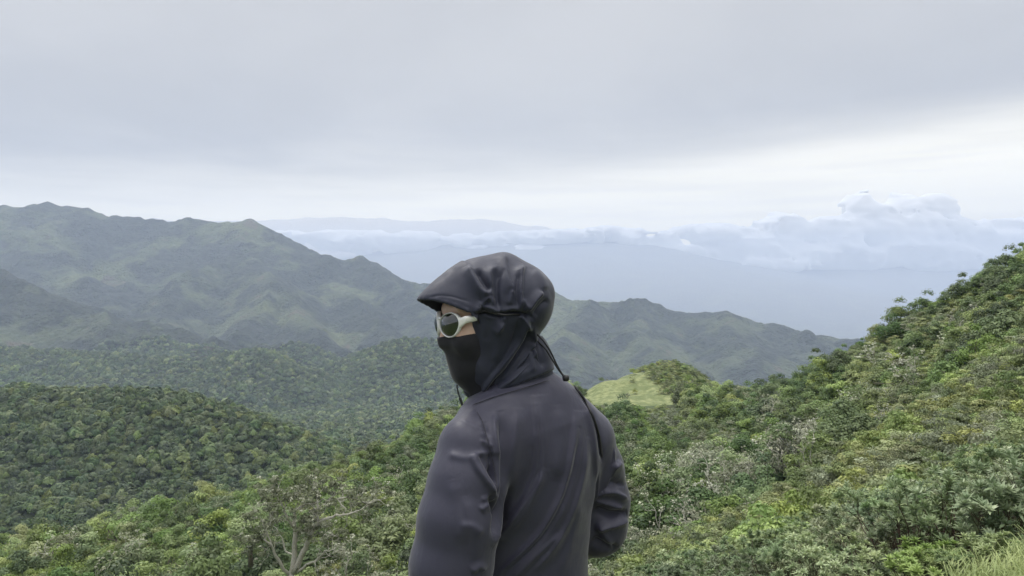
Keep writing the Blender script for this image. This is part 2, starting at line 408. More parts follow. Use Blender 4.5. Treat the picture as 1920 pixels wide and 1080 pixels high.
# ------------------------------------------------------------------ vegetation
def leaf_mat(name, dark, mid, light, trans=.25, rough=.55, k=1.18, wt=.5):
    dark, mid, light = [tuple(c*k for c in q) for q in (dark, mid, light)]
    m = bpy.data.materials.new(name); m.use_nodes = True; t = NT(m.node_tree); t.n.clear()
    out = t.new('ShaderNodeOutputMaterial')
    at = t.new('ShaderNodeAttribute', attribute_name='tone'); oi = t.new('ShaderNodeObjectInfo')
    geo = t.new('ShaderNodeNewGeometry')
    f = t.math('ADD', t.math('MULTIPLY', at.outputs['Fac'], wt), t.math('MULTIPLY', oi.outputs['Random'], 1-wt))
    big = t.noise(geo.outputs['Position'], .035, 3, .5)
    f = t.math('ADD', f, t.math('MULTIPLY', t.math('SUBTRACT', big, .5), .7), clamp=True)
    r = t.new('ShaderNodeValToRGB'); t.put(r.inputs[0], f); e = r.color_ramp.elements
    e[0].position = .1; e[0].color = (*dark, 1); e[1].position = .95; e[1].color = (*light, 1)
    x = r.color_ramp.elements.new(.5); x.color = (*mid, 1)
    # a hue shift of its own for every plant
    hs = t.new('ShaderNodeHueSaturation'); t.put(hs.inputs['Color'], r.outputs[0])
    rr = t.math('FRACT', t.math('MULTIPLY', oi.outputs['Random'], 17.31))
    t.put(hs.inputs['Hue'], t.math('ADD', t.math('MULTIPLY', rr, .032), .482))
    r2 = t.math('FRACT', t.math('MULTIPLY', oi.outputs['Random'], 7.77))
    t.put(hs.inputs['Saturation'], t.math('ADD', t.math('MULTIPLY', r2, .35), .74))
    t.put(hs.inputs['Value'], t.math('ADD', t.math('MULTIPLY', rr, .4), .98))
    b = t.new('ShaderNodeBsdfPrincipled'); t.put(b.inputs['Base Color'], hs.outputs[0]); b.inputs['Roughness'].default_value = rough
    b.inputs['Specular IOR Level'].default_value = .35
    tr = t.new('ShaderNodeBsdfTranslucent'); t.put(tr.inputs[0], hs.outputs[0])
    mx = t.new('ShaderNodeMixShader'); mx.inputs[0].default_value = trans
    t.l.new(b.outputs[0], mx.inputs[1]); t.l.new(tr.outputs[0], mx.inputs[2]); t.l.new(mx.outputs[0], out.inputs[0])
    return m
def bark_mat(name, a, b_, sc_=18.0):
    m, t, b = new_mat(name); tc = t.new('ShaderNodeTexCoord')
    n = t.noise(tc.outputs['Object'], sc_, 5, .65); n2 = t.noise(tc.outputs['Object'], 3.0, 3, .5)
    c = t.mix(t.smooth(n, .35, .65), a, b_); c = t.mix(t.smooth(n2, *((.60, .72) if a[0] > .3 else (.52, .64))), c, (.07, .085, .035))
    t.put(b.inputs['Base Color'], c); b.inputs['Roughness'].default_value = .9
    bp = t.new('ShaderNodeBump'); bp.inputs['Strength'].default_value = .6; bp.inputs['Distance'].default_value = .02
    t.put(bp.inputs['Height'], n); t.put(b.inputs['Normal'], bp.outputs[0]); return m
MAT['leaf_hill'] = leaf_mat('leaf_hill', (.030,.056,.024), (.068,.112,.042), (.150,.200,.070), k=.98)
MAT['leaf_hill_light'] = leaf_mat('leaf_hill_light', (.062,.096,.030), (.125,.175,.055), (.25,.29,.10), k=.98)
MAT['leaf_dark'] = leaf_mat('leaf_dark', (0.035,0.064,0.022), (0.080,0.131,0.038), (0.184,0.248,0.077))
MAT['leaf_mid'] = leaf_mat('leaf_mid', (0.062,0.096,0.028), (0.136,0.194,0.056), (0.279,0.333,0.105))
MAT['leaf_shrub'] = leaf_mat('leaf_shrub', (0.072,0.099,0.038), (0.157,0.195,0.067), (0.320,0.352,0.128))
MAT['leaf_grey'] = leaf_mat('leaf_grey', (.070,.086,.045), (.145,.170,.090), (.27,.30,.185))
MAT['leaf_rosette'] = leaf_mat('leaf_rosette', (0.062,0.098,0.043), (0.144,0.194,0.094), (0.338,0.375,0.206), .2, .42)
MAT['lichen'] = leaf_mat('lichen', (.24,.25,.18), (.34,.35,.26), (.48,.49,.37), .15, .8)
MAT['bark'] = bark_mat('bark', (.10,.085,.062), (.20,.18,.145))
MAT['bark_pale'] = bark_mat('bark_pale', (.36,.345,.29), (.58,.56,.48))
MAT['bark_red'] = bark_mat('bark_red', (.045,.028,.02), (.10,.062,.045), 40.0)
MAT['grass'] = leaf_mat('grass', (.08,.13,.02), (.18,.26,.05), (.34,.42,.11), .35, .5)

def quads_from(c, n, u, hw, hl, bend=0.0):
    """leaf quads: centre c, normal n, long axis u, half width, half length (a pointed lozenge with a soft base)"""
    n = n/np.linalg.norm(n, axis=1, keepdims=True)
    u = u-(u*n).sum(1, keepdims=True)*n; u /= np.linalg.norm(u, axis=1, keepdims=True)+1e-9
    v = np.cross(n, u); hw = np.reshape(hw, (-1, 1)); hl = np.reshape(hl, (-1, 1))
    p = np.stack([c-u*hl, c+v*hw-u*hl*.1+n*hw*.25, c+u*hl-n*hl*bend, c-v*hw-u*hl*.1+n*hw*.25], 1)
    return p.reshape(-1, 3), np.arange(len(c)*4).reshape(-1, 4)
def unit(r, n):
    a = r.normal(size=(n, 3)); return a/np.linalg.norm(a, axis=1, keepdims=True)
def clump_leaves(r, centres, radii, per, leaf, squash=.6, fill=.55):
    """leaves on the outer side of flattened clumps; returns verts, faces, tone"""
    V = []; T = []
    k = len(centres); c = np.repeat(centres, per, 0); R = np.repeat(radii, per)[:, None]
    d = unit(r, k*per); d[:, 2] = np.where(d[:, 2] < -.25, -d[:, 2], d[:, 2])
    d /= np.linalg.norm(d, axis=1, keepdims=True)
    rad = (fill+(1-fill)*r.rand(k*per, 1)**.5)*(1+.18*r.normal(size=(k*per, 1)))
    pos = c + d*R*rad*np.array([1, 1, squash])
    n = d*1.0+np.array([0, 0, .35])+unit(r, k*per)*.5
    s = leaf*(.6+.8*r.rand(k*per))
    v, f = quads_from(pos, n, unit(r, k*per)+d*.4, s*.42, s*.8, .15)
    tone = np.repeat(r.rand(k), per)*.62+.14+.24*r.rand(k*per)
    return v, f, np.repeat(tone, 4)
def dome_mesh(name, seed, n, leaf, mat, h=1.15):
    """a distant crown: one lumpy rounded head of foliage"""
    r = np.random.RandomState(seed); d = unit(r, n); d[:, 2] = np.where(d[:, 2] < -.1, -d[:, 2], d[:, 2])
    lump = 1+.34*vnoise3(d[:, 0]*2.1+seed, d[:, 1]*2.1, d[:, 2]*2.1)+.16*vnoise3(d[:, 0]*5+seed, d[:, 1]*5, d[:, 2]*5)
    pos = d*lump[:, None]*np.array([1, 1, h*.8])*(.93+.12*r.rand(n, 1))
    nn = d+unit(r, n)*.38+np.array([0, 0, .15]); sz = leaf*(.65+.7*r.rand(n))
    v, f = quads_from(pos, nn, unit(r, n), sz*.55, sz*.8, .1)
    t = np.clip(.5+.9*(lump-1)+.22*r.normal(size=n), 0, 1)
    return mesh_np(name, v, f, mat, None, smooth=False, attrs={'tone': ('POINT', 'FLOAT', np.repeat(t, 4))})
def crown_mesh(name, seed, rx, h, nclump, per, leaf, mat, squash=.55, z0=.35, flat=1.0, parent=None):
    """crown of radius rx whose clumps fill a lumpy dome from z0*h to h"""
    r = np.random.RandomState(seed)
    a = r.rand(nclump)*2*np.pi; q = r.rand(nclump)**.5
    lob = 1+.28*np.sin(a*2+r.rand()*6)+.2*np.sin(a*3+r.rand()*6)
    x = np.cos(a)*q*rx*lob*.8; y = np.sin(a)*q*rx*lob*.8
    top = h*(1-.5*(q*flat)**2)*(1+.12*r.normal(size=nclump))
    z = np.where(r.rand(nclump) < .72, top, z0*h+(top-z0*h)*r.rand(nclump))
    cr = rx*(.22+.2*r.rand(nclump))
    v, f, t = clump_leaves(r, np.c_[x, y, z-cr*.4], cr, per, leaf, squash)
    return mesh_np(name, v, f, mat, parent, smooth=False, attrs={'tone': ('POINT', 'FLOAT', t)})

class Geo:
    def __init__(s): s.v = []; s.f = []; s.n = 0
    def add(s, v, f): s.v.append(v); s.f.append(np.asarray(f)+s.n); s.n += len(v)
    def done(s): return np.vstack(s.v), np.vstack(s.f)
def branching(r, g, p, d, L, R, depth, ends, spread=.7, up=.25, seg=6, wob=.18, ratio=.72):
    """recursive crooked limbs; ends collects the twig ends"""
    n = 5; pts = [p]; dd = d/np.linalg.norm(d); rads = [R]
    for i in range(n-1):
        dd = dd+r.normal(size=3)*wob+np.array([0, 0, up*.12]); dd /= np.linalg.norm(dd)
        pts.append(pts[-1]+dd*L/(n-1)); rads.append(R*(1-.42*(i+1)/(n-1)))
    g.add(*tube(pts, rads, seg))
    if depth == 0: ends.append((pts[-1], dd)); return
    k = 2 if r.rand() < .55 else 3
    for i in range(k):
        nd = dd+unit(r, 1)[0]*spread+np.array([0, 0, up]); nd /= np.linalg.norm(nd)
        j = n-1 if i < 2 else r.randint(2, n-1)
        branching(r, g, pts[j], nd, L*ratio*(.8+.4*r.rand()), rads[j]*.8, depth-1, ends, spread, up, max(4, seg-1) if seg > 4 else 4, wob, ratio)
def trunk_mesh(name, seed, h, R, mat, parent=None, depth=2, lean=.15, sp=.8, extra=None):
    r = np.random.RandomState(seed); g = Geo(); ends = []
    d = np.array([r.normal()*lean, r.normal()*lean, 1.0])
    g.add(*tube([(0, 0, -.8), (0, 0, -.1), (0, 0, .25)], [R*1.5, R*1.35, R], 6))
    branching(r, g, np.array([0, 0, .2]), d, h*.5, R, depth, ends, sp, .3, 6)
    if extra: extra(g)
    v, f = g.done(); return mesh_np(name, v, f, mat, parent), ends

# ---- zones of the near ground
def gully(px): return np.interp(px, [600,800,1000,1185,1313,1454,1544,1698,1766,1851,1920,2100,2400], [24,30,38,46,50,56,62,68,67,66,74,90,95])
_azs = np.radians(np.arange(-54, 54, .25)); _rs2 = np.r_[3*1.035**np.arange(0, 102), np.arange(100, 3000, 7)]
_rs2 = np.sort(_rs2)
_Rg, _Ag = np.meshgrid(_rs2, _azs, indexing='ij')
_Hg = height(_Rg*np.sin(_Ag), _Rg*np.cos(_Ag))
def _canopy(x, y):
    px = 960+F*x/y; r = y
    h = np.where(r < gully(px), 1.0, 4.0); h = np.where(r > 200, np.where(r > 290, 5.0, 0.3), h)
    return np.where(r < 7, .1, h)
_E = (_Hg+_canopy(_Rg*np.sin(_Ag), _Rg*np.cos(_Ag))*.75)/_Rg
_EM = np.maximum.accumulate(_E, axis=0)
def visible(x, y, top, margin=0.0):
    r = np.hypot(x, y); a = np.arctan2(x, y)
    i = np.clip(np.searchsorted(_rs2, r*.985)-2, 0, len(_rs2)-1); j = np.clip(((a-_azs[0])/(_azs[1]-_azs[0])).round().astype(int), 0, len(_azs)-1)
    return (top+margin)/r > _EM[i, j]
def jgrid(r, s, y0, y1, w=.78, jit=.38):
    ys = np.arange(y0, y1, s); X = []; Y = []
    for k, yy in enumerate(ys):
        xs = np.arange(-w*yy-4, w*yy+4, s)+(k % 2)*s*.5
        X.append(xs); Y.append(np.full(xs.shape, yy))
    X = np.concatenate(X); Y = np.concatenate(Y)
    return X+r.uniform(-jit, jit, X.shape)*s, Y+r.uniform(-jit, jit, Y.shape)*s

def scatter(name, pts, scl, rot, pick, sources, label=None, cat=None):
    """ONE mass of plants nobody could count: points that carry instances of a few real plants"""
    me = bpy.data.meshes.new(name); me.vertices.add(len(pts)); me.vertices.foreach_set('co', np.asarray(pts, np.float32).ravel())
    a = me.attributes.new('scl', 'FLOAT_VECTOR', 'POINT'); a.data.foreach_set('vector', np.asarray(scl, np.float32).ravel())
    a = me.attributes.new('rot', 'FLOAT_VECTOR', 'POINT'); a.data.foreach_set('vector', np.asarray(rot, np.float32).ravel())
    a = me.attributes.new('pick', 'INT', 'POINT'); a.data.foreach_set('value', np.asarray(pick, np.int32))
    o = link(bpy.data.objects.new(name, me))
    ng = bpy.data.node_groups.new(name, 'GeometryNodeTree')
    ng.interface.new_socket('Geometry', in_out='INPUT', socket_type='NodeSocketGeometry')
    ng.interface.new_socket('Geometry', in_out='OUTPUT', socket_type='NodeSocketGeometry')
    N = ng.nodes; L = ng.links; gi = N.new('NodeGroupInput'); go = N.new('NodeGroupOutput')
    na = {}
    for k, ty in (('scl', 'FLOAT_VECTOR'), ('rot', 'FLOAT_VECTOR'), ('pick', 'INT')):
        n = N.new('GeometryNodeInputNamedAttribute'); n.data_type = ty; n.inputs[0].default_value = k; na[k] = n.outputs['Attribute']
    j = N.new('GeometryNodeJoinGeometry')
    for i, s in enumerate(sources):
        c = N.new('FunctionNodeCompare'); c.data_type = 'INT'; c.operation = 'EQUAL'
        L.new(na['pick'], c.inputs[2]); c.inputs[3].default_value = i
        oi = N.new('GeometryNodeObjectInfo'); oi.transform_space = 'ORIGINAL'; oi.inputs['Object'].default_value = s; oi.inputs['As Instance'].default_value = True
        ip = N.new('GeometryNodeInstanceOnPoints'); L.new(gi.outputs[0], ip.inputs['Points']); L.new(c.outputs[0], ip.inputs['Selection'])
        L.new(oi.outputs['Geometry'], ip.inputs['Instance']); L.new(na['rot'], ip.inputs['Rotation']); L.new(na['scl'], ip.inputs['Scale'])
        L.new(ip.outputs[0], j.inputs[0])
    L.new(j.outputs[0], go.inputs[0])
    md = o.modifiers.new('scatter', 'NODES'); md.node_group = ng
    o['kind'] = 'stuff'
    if label: o['label'] = label
    return o
def rots(r, n, tilt=.06): return np.c_[r.normal(size=n)*tilt, r.normal(size=n)*tilt, r.rand(n)*6.283]

# ---- far woods: masses of crowns on the hills
def far_woods():
    r = np.random.RandomState(5)
    def lod(name, seed, leaf, per, ncl, mat):
        return dome_mesh(name, seed, ncl*per, leaf, mat)
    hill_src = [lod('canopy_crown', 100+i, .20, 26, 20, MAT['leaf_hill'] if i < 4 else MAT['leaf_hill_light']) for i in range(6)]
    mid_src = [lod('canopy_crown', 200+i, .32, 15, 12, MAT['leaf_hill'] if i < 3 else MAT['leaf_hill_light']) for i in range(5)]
    def region(name, s, y0, y1, src, rad, wts, w, keep, label):
        x, y = jgrid(r, s, y0, y1, w)
        k = keep(x, y); x, y = x[k], y[k]; z = height(x, y)
        v = visible(x, y, z+7, 6.0); x, y, z = x[v], y[v], z[v]
        n = len(x); sc_ = rad*(.50+.85*r.rand(n)**1.8)
        cl = fbm2(x/45, y/45, 3); sc_ = sc_*(1+.5*cl)
        lo = -.6+3.4*r.rand(n)**1.5
        scl = np.c_[sc_, sc_*(.85+.3*r.rand(n)), sc_*(.8+.6*r.rand(n))]
        pk = r.choice(len(src), n, p=wts)
        o = scatter(name, np.c_[x, y, z+lo], scl, rots(r, n), pk, src, label)
        for i, s_ in enumerate(src):          # the crowns the mass is made of stand in it too
            s_.parent = o; j = i*7+3; s_.location = (x[j], y[j], z[j]+lo[j]); s_.scale = scl[j]; s_['kind'] = 'stuff'
        print(name, n); return o
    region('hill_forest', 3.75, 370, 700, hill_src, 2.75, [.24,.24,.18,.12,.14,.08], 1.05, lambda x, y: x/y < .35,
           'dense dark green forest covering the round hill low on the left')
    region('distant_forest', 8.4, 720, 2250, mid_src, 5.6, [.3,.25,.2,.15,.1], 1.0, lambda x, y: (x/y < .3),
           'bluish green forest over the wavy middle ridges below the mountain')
far_woods()
# ---- near plants: every one a thing of its own
def copy_tree(o):
    c = o.copy(); link(c)
    for ch in o.children:
        d = ch.copy(); link(d); d.parent = c; d.matrix_parent_inverse = ch.matrix_parent_inverse.copy()
        for g in ch.children:
            e = g.copy(); link(e); e.parent = d
    return c
def make_tree(seed, rx, h, ncl, per, leaf, lm, squash, bark='bark', z0=.3, flat=1.0, twigs=0, R=.14):
    root = empty('tree')
    ends = []
    def limbs(g):
        r = np.random.RandomState(seed+7)
        for i in range(twigs):
            a = r.rand()*6.28; q = rx*(.2+.5*r.rand()); branching(r, g, np.array([math.cos(a)*q*.5, math.sin(a)*q*.5, h*.45]), np.array([math.cos(a)*.8, math.sin(a)*.8, .9]), h*.36, .065, 2, ends, .8, .25, 4, .3)
    trunk_mesh('trunk', seed, h*.95, R, MAT[bark], root, 2, extra=limbs)
    crown_mesh('crown', seed, rx, h, ncl, per, leaf, MAT[lm], squash, z0, flat, root)
    if twigs:
        r = np.random.RandomState(seed+9)
        E = np.array([e[0] for e in ends]); v, f, t = clump_leaves(r, E, .10+.16*r.rand(len(E)), 10, .085, .6, .1)
        o = mesh_np('lichen', v, f, MAT['lichen'], root, False, {'tone': ('POINT', 'FLOAT', t)}); o['kind'] = 'stuff'
    return root
TREES = []   # (prototype, kind)
def protos():
    T = []
    for i in range(3): T.append((make_tree(300+i, 2.5, 4.3, 26, 150, .17, 'leaf_dark', .85), 'dark'))
    for i in range(3): T.append((make_tree(310+i, 2.6, 4.3, 20, 180, .17, 'leaf_mid', .66, flat=1.2), 'bright'))
    for i in range(2): T.append((make_tree(320+i, 2.5, 4.0, 46, 50, .15, 'leaf_grey', .6, 'bark_pale', z0=.2, twigs=5), 'grey'))
    T.append((make_tree(330, 2.0, 3.8, 20, 60, .15, 'leaf_grey', .5, 'bark_pale', z0=.45, R=.12, twigs=9), 'bare'))
    return T
def make_shrub(seed, rx, h, ncl, per, leaf, lm):
    root = empty('shrub')
    g = Geo(); r = np.random.RandomState(seed); ends = []
    for i in range(4):
        a = r.rand()*6.28; branching(r, g, np.array([0, 0, -.3]), np.array([math.cos(a)*.6, math.sin(a)*.6, 1.]), h*.55, .022, 1, ends, .6, .2, 4)
    v, f = g.done(); mesh_np('stems', v, f, MAT['bark_red'], root)
    crown_mesh('foliage', seed, rx, h, ncl, per, leaf, MAT[lm], .6, .1, .9, root)
    return root
def rosette(r, c, ax, n, L, wd):
    """whorl of narrow leaves round a stem tip"""
    ax = ax/np.linalg.norm(ax); a = np.cross(ax, [.3, .2, .9]); a /= np.linalg.norm(a); b = np.cross(ax, a)
    k = np.arange(n)*2.399+r.rand()*6; el = np.linspace(.15, 1.15, n)+r.normal(size=n)*.1
    rad = np.cos(k)[:, None]*a+np.sin(k)[:, None]*b
    u = rad*np.cos(el)[:, None]+ax*np.sin(el)[:, None]; nn = ax*np.cos(el)[:, None]-rad*np.sin(el)[:, None]
    l = L*(.75+.5*r.rand(n))*(1.1-.35*el/1.2)
    return quads_from(c+u*l[:, None]*.5, nn, u, wd*(.8+.4*r.rand(n)), l*.5, .12)
def make_rosette_shrub(seed, rx, h, stems, L=.085, wd=.013, name='rosette_shrub', lm='leaf_rosette'):
    r = np.random.RandomState(seed); root = empty(name); g = Geo(); ends = []
    for i in range(stems):
        a = r.rand()*6.28; q = r.rand()**.6; e = []
        d = np.array([math.cos(a)*q*rx/h*1.1, math.sin(a)*q*rx/h*1.1, 1.0])
        branching(r, g, np.array([r.normal()*.08, r.normal()*.08, -.15]), d, h*.52, .013, 3, e, .42, .22, 4, .13, .52); ends += e
    v, f = g.done(); mesh_np('stems', v, f, MAT['bark_red'], root)
    V = []; T = []
    for p, d in ends:
        n = r.randint(9, 15)
        vv, _ = rosette(r, p, d*.6+np.array([0, 0, .8]), n, L, wd); V.append(vv)
        t0 = .25+.45*r.rand(); T.append(np.repeat(np.clip(t0+.3*r.rand(n), 0, 1), 4))
    V = np.vstack(V); mesh_np('leaves', V, np.arange(len(V)).reshape(-1, 4), MAT[lm], root, False, {'tone': ('POINT', 'FLOAT', np.concatenate(T))})
    return root

def region_word(px, d):
    if px > 1560: return 'high right ridge'
    if px > 1180: return 'saddle right of the person'
    if px > 820: return 'slope just past the person'
    if px > 420: return 'ridge left of the person'
    return 'bottom left ridge'
KWORD = {'dark': 'dark green leafy tree', 'bright': 'bright green flat-topped tree', 'grey': 'grey-green lichen-draped tree', 'bare': 'half-bare pale-branched tree'}

def near_plants():
    r = np.random.RandomState(11)
    T = protos(); nT = len(T)
    S = [make_shrub(400+i, .78, 1.05, 15, 120, .055, 'leaf_shrub') for i in range(3)] + \
        [make_shrub(410+i, .76, 1.0, 16, 110, .052, 'leaf_grey') for i in range(1)] + [make_shrub(420, .82, 1.1, 17, 120, .058, 'leaf_mid')]
    skind = ['olive', 'olive', 'olive', 'greyish', 'fresh green']
    # trees ------------------------------------------------------------
    x, y = jgrid(r, 3.7, 36, 300, 1.1)
    px = 960+F*x/y; rr = np.hypot(x, y)
    k = (rr > gully(px)+1.5) & (rr < 205)
    k &= ~((px < 760) & (rr > 150)); 
    zt = height(x, y); pyt = 540-F*(zt+3.6)/y; k &= ~((px > 1085) & (px < 1280) & (pyt < 762) & (rr > 90)); k &= ~((px > 1275) & (px < 1400) & (rr > 140) & (pyt < 722))
    x, y, rr, px = x[k], y[k], rr[k], px[k]
    z = height(x, y); v = visible(x, y, z+4.2, 6.0) & (px > -700) & (px < 2700); x, y, z, px, rr = x[v], y[v], z[v], px[v], rr[v]
    n = len(x); sc_ = (.62+.72*r.rand(n)**1.2); sc_ *= np.clip(.62+(rr-gully(px))/45, .62, 1.0)
    sc_ *= np.where(px > 1600, .85, 1.0)
    cl = fbm2(x/18, y/18, 2)+.35*r.normal(size=n)
    # which kind grows where: bright on the left crest, dark under the high ridge, grey in the hollow
    w = np.zeros((n, nT)); 
    left = np.clip((1050-px)/300, 0, 1)
    w[:, 0:3] = (.32-.16*left+.3*np.clip((px-1350)/200, 0, 1))[:, None]; w[:, 3:6] = (.14+.22*left)[:, None]
    holl = np.exp(-((px-1400)/130)**2)*(rr < 120)
    w[:, 6:8] = (.09+.5*holl)[:, None]; w[:, 8] = .10+.30*holl
    w *= np.exp(r.normal(size=w.shape)*.3); w[:, :3] *= np.exp(cl*1.6)[:, None]; w[:, 3:6] *= np.exp(-cl*1.6)[:, None]
    w /= w.sum(1, keepdims=True); pick = (w.cumsum(1) < r.rand(n)[:, None]).sum(1).clip(0, nT-1)
    key = sc_/rr*((px > -60) & (px < 1980) & visible(x, y, z+4.2, 1.5)); order = np.argsort(-key)
    # keep clear of the big pale tree and of what the person stands on
    bx, by = W(560, 1000, 57)[:2]
    order = [i for i in order if not (math.hypot(x[i]-bx, y[i]-by) < 4.2 or (abs(px[i]-580) < 110 and rr[i] < 60))]
    ind = order[:295]; rest = order[295:]
    used = set(); cnt = {}
    for i in ind:
        p, kind = T[pick[i]]
        o = p if pick[i] not in used else copy_tree(p); used.add(pick[i])
        s = sc_[i]; o.location = (x[i], y[i], z[i]-.35); o.scale = (s*(.9+.2*r.rand()), s*(.9+.2*r.rand()), s*(.85+.3*r.rand())); o.rotation_euler = (0, 0, r.rand()*6.28)
        reg = region_word(px[i], rr[i]); sz = 'small' if s < .72 else ('large' if s > 1.0 else 'mid-sized'); band = 'near face' if rr[i] < 85 else ('middle' if rr[i] < 120 else 'upper part')
        tag(o, f'{sz} {KWORD[kind]} on the {band} of the {reg}', 'tree', f'{sz} {KWORD[kind]}s on the {band} of the {reg}')
    # undergrowth that closes the floor between the trunks
    ux, uy = jgrid(r, 2.0, 44, 215, 1.1); upx = 960+F*ux/uy; ur = np.hypot(ux, uy); uz = height(ux, uy)
    uk = (ur > gully(upx)) & (upx > -700) & (upx < 2700) & visible(ux, uy, uz+3.0, 7.0) & ~((upx > 1085) & (upx < 1290) & (ur > 90) & (540-F*(uz+1.8)/uy < 762))
    ux, uy, uz = ux[uk], uy[uk], uz[uk]; un = len(ux); print('undergrowth', un)
    scatter('undergrowth', np.c_[ux, uy, uz-.1], (1.2+1.1*r.rand(un, 1))*np.array([[1, 1, .9]]), rots(r, un), r.choice(5, un, p=[.3, .3, .15, .05, .2]),
            [[c for c in t.children if c.name.startswith('foliage')][0] for t in S], 'leafy undergrowth closing the floor of the near forest')
    src = [[c for c in t[0].children if c.name.startswith('crown')][0] for t in T]
    rest = np.array(rest)
    scatter('forest_canopy', np.c_[x[rest], y[rest], z[rest]-.35], np.repeat(sc_[rest], 3).reshape(-1, 3), rots(r, len(rest)), pick[rest], src,
            'closed canopy of the forest further back along the near ridge')
    print('trees', len(ind), len(rest), 'unused', nT-len(used))
    # shrubs -----------------------------------------------------------
    x, y = jgrid(r, 1.12, 8, 112, 1.15)
    px = 960+F*x/y; rr = np.hypot(x, y)
    k = (rr < gully(px)+1.5) & ((rr > 12.8) | ((px > 2020) & (rr > 9))) & (px > 850) & (px < 2700)
    x, y, px, rr = x[k], y[k], px[k], rr[k]; z = height(x, y)
    v = visible(x, y, z+1.2, 3.0); x, y, z, px, rr = x[v], y[v], z[v], px[v], rr[v]
    n = len(x); sc_ = (.6+.65*r.rand(n))*np.clip(.75+rr/90, .75, 1.5); pick = r.choice(5, n, p=[.24, .24, .2, .17, .15])
    cl = fbm2(x/7, y/7, 2); pick = np.where((cl > .3) & (r.rand(n) < .7), 3, pick); pick = np.where((cl < -.3) & (r.rand(n) < .6), 4, pick)
    order = np.argsort(-sc_/rr*((px > 840) & (px < 1980) & visible(x, y, z+1.0, .6))); 
    order = np.array([i for i in order if r.rand() < 1.0]); ind = order[:295]; rest = order[295:]; used = set()
    for i in ind:
        p = S[pick[i]]; o = p if pick[i] not in used else copy_tree(p); used.add(pick[i]); s = sc_[i]
        o.location = (x[i], y[i], z[i]-.08); o.scale = (s, s*(.9+.2*r.rand()), s*(.8+.4*r.rand())); o.rotation_euler = (0, 0, r.rand()*6.28)
        kd = skind[pick[i]]; ht = 'tall' if s > 1.05 else ('small' if s < .8 else 'middling'); row = 'just behind the thicket' if rr[i] < 19 else ('in the lower scrub' if rr[i] < 27 else 'halfway up the slope'); sd_ = 'near the right sleeve' if px[i] < 1330 else ('towards mid slope' if px[i] < 1620 else 'near the right edge')
        tag(o, f'{ht} rounded {kd} shrub {row}, {sd_}', 'shrub', f'{ht} {kd} shrubs {row}, {sd_}')
    src = [[c for c in t.children if c.name.startswith('foliage')][0] for t in S]
    scatter('shrub_cover', np.c_[x[rest], y[rest], z[rest]-.08], np.repeat(sc_[rest], 3).reshape(-1, 3), rots(r, len(rest)), pick[rest], src,
            'low mixed scrub spreading up the right-hand slope')
    print('shrubs', len(ind), len(rest))
    # scrub on the knoll
    x, y = jgrid(r, 1.6, 222, 285, .3); px = 960+F*x/y; rr = np.hypot(x, y); z = height(x, y); py = 540-F*z/y
    k = (px > 1090) & (px < 1420) & ((px > 1200+(py-690)*1.15+(r.rand(len(px))-.5)*36) | (r.rand(len(px)) < .03)) & visible(x, y, z+1, 1.0)
    x, y, z = x[k], y[k], z[k]; n = len(x)
    scatter('knoll_scrub', np.c_[x, y, z-.1], (1.1+1.0*r.rand(n, 1))*np.ones((1, 3)), rots(r, n), r.choice(5, n), src, 'dark scrub on the rocky knoll beyond the saddle')
    # leathery whorl-leaved shrubs at the edge of the grass --------------
    R = [make_rosette_shrub(500+i, .75, 1.25, 8) for i in range(4)]
    spots = [(1900,8.2,1.15),(1840,8.0,1.25),(1775,8.4,1.2),(1725,8.9,1.1),(1960,8.0,1.2),(1870,9.4,1.25),(1800,9.8,1.2),(1930,10.4,1.3),(1690,10.2,1.1),(1990,9.6,1.2),
             (1650,8.8,.95),(1600,9.4,1.0),(1555,8.6,.85),(1510,9.2,.9),(1460,8.4,.8),(1640,11,1.1),(1570,11.4,1.05),(1500,10.8,1.0),(1430,9.6,.85),(1390,8.8,.75),
             (1340,9.4,.8),(1290,9.0,.75),(1240,9.6,.8),(1190,9.2,.75),(1140,9.8,.8),(1410,11.6,1.0),(1350,11,.9),(1280,11.2,.9),(1210,11.4,.9),(1740,11.4,1.2),(1680,12.4,1.2),(1850,11.8,1.3),(1900,13,1.3),(1120,11.6,.9),(1590,8.1,.8),(1530,7.9,.7)]
    q = np.random.RandomState(21); R.append(make_rosette_shrub(520, .45, .55, 7, .075, .012, 'leafy_sprig', 'leaf_mid'))
    for k_ in range(34): spots.append((q.uniform(1110, 1980), q.uniform(11.8, 15.5), q.uniform(.8, 1.15)))
    for k_ in range(16): spots.append((q.uniform(1720, 1935), q.uniform(4.7, 6.6), .38+.3*q.rand()))
    for j, (px_, d, s) in enumerate(spots):
        nsp = len(spots)-16; o = R[j] if j < 4 else (R[4] if j == nsp else copy_tree(R[4] if j > nsp else R[j % 4]))
        X = (px_-960)/F*d; Z = float(height(np.array([X]), np.array([d]))[0])
        o.location = (X, d, Z-.02); o.scale = (s, s, s*(.9+.2*r.rand())); o.rotation_euler = (0, 0, r.rand()*6.28)
        if d < 7.5: lab, gr = 'small bright leafy sprig growing in the grass at the bottom right', 'leafy sprigs in the corner grass'
        elif d > 12.9: lab, gr = 'whorl-leaved shrub among scrub on the upper side of the foreground thicket', 'whorl-leaved shrubs at the back of the thicket'
        elif px_ > 1680 and d < 9.2: lab, gr = 'tall whorl-leaved shrub with dark bare stems at the edge of the grass', 'tall whorl-leaved shrubs by the grass'
        elif px_ > 1680: lab, gr = 'whorl-leaved shrub showing behind the tall ones at the grass edge', 'whorl-leaved shrubs behind the tall ones'
        elif d < 10: lab, gr = 'low whorl-leaved shrub with pale leaf tips along the bottom edge', 'low whorl-leaved shrubs at the bottom edge'
        else: lab, gr = 'whorl-leaved shrub a step behind the row along the bottom edge', 'whorl-leaved shrubs behind the bottom row'
        tag(o, lab, 'shrub', gr)
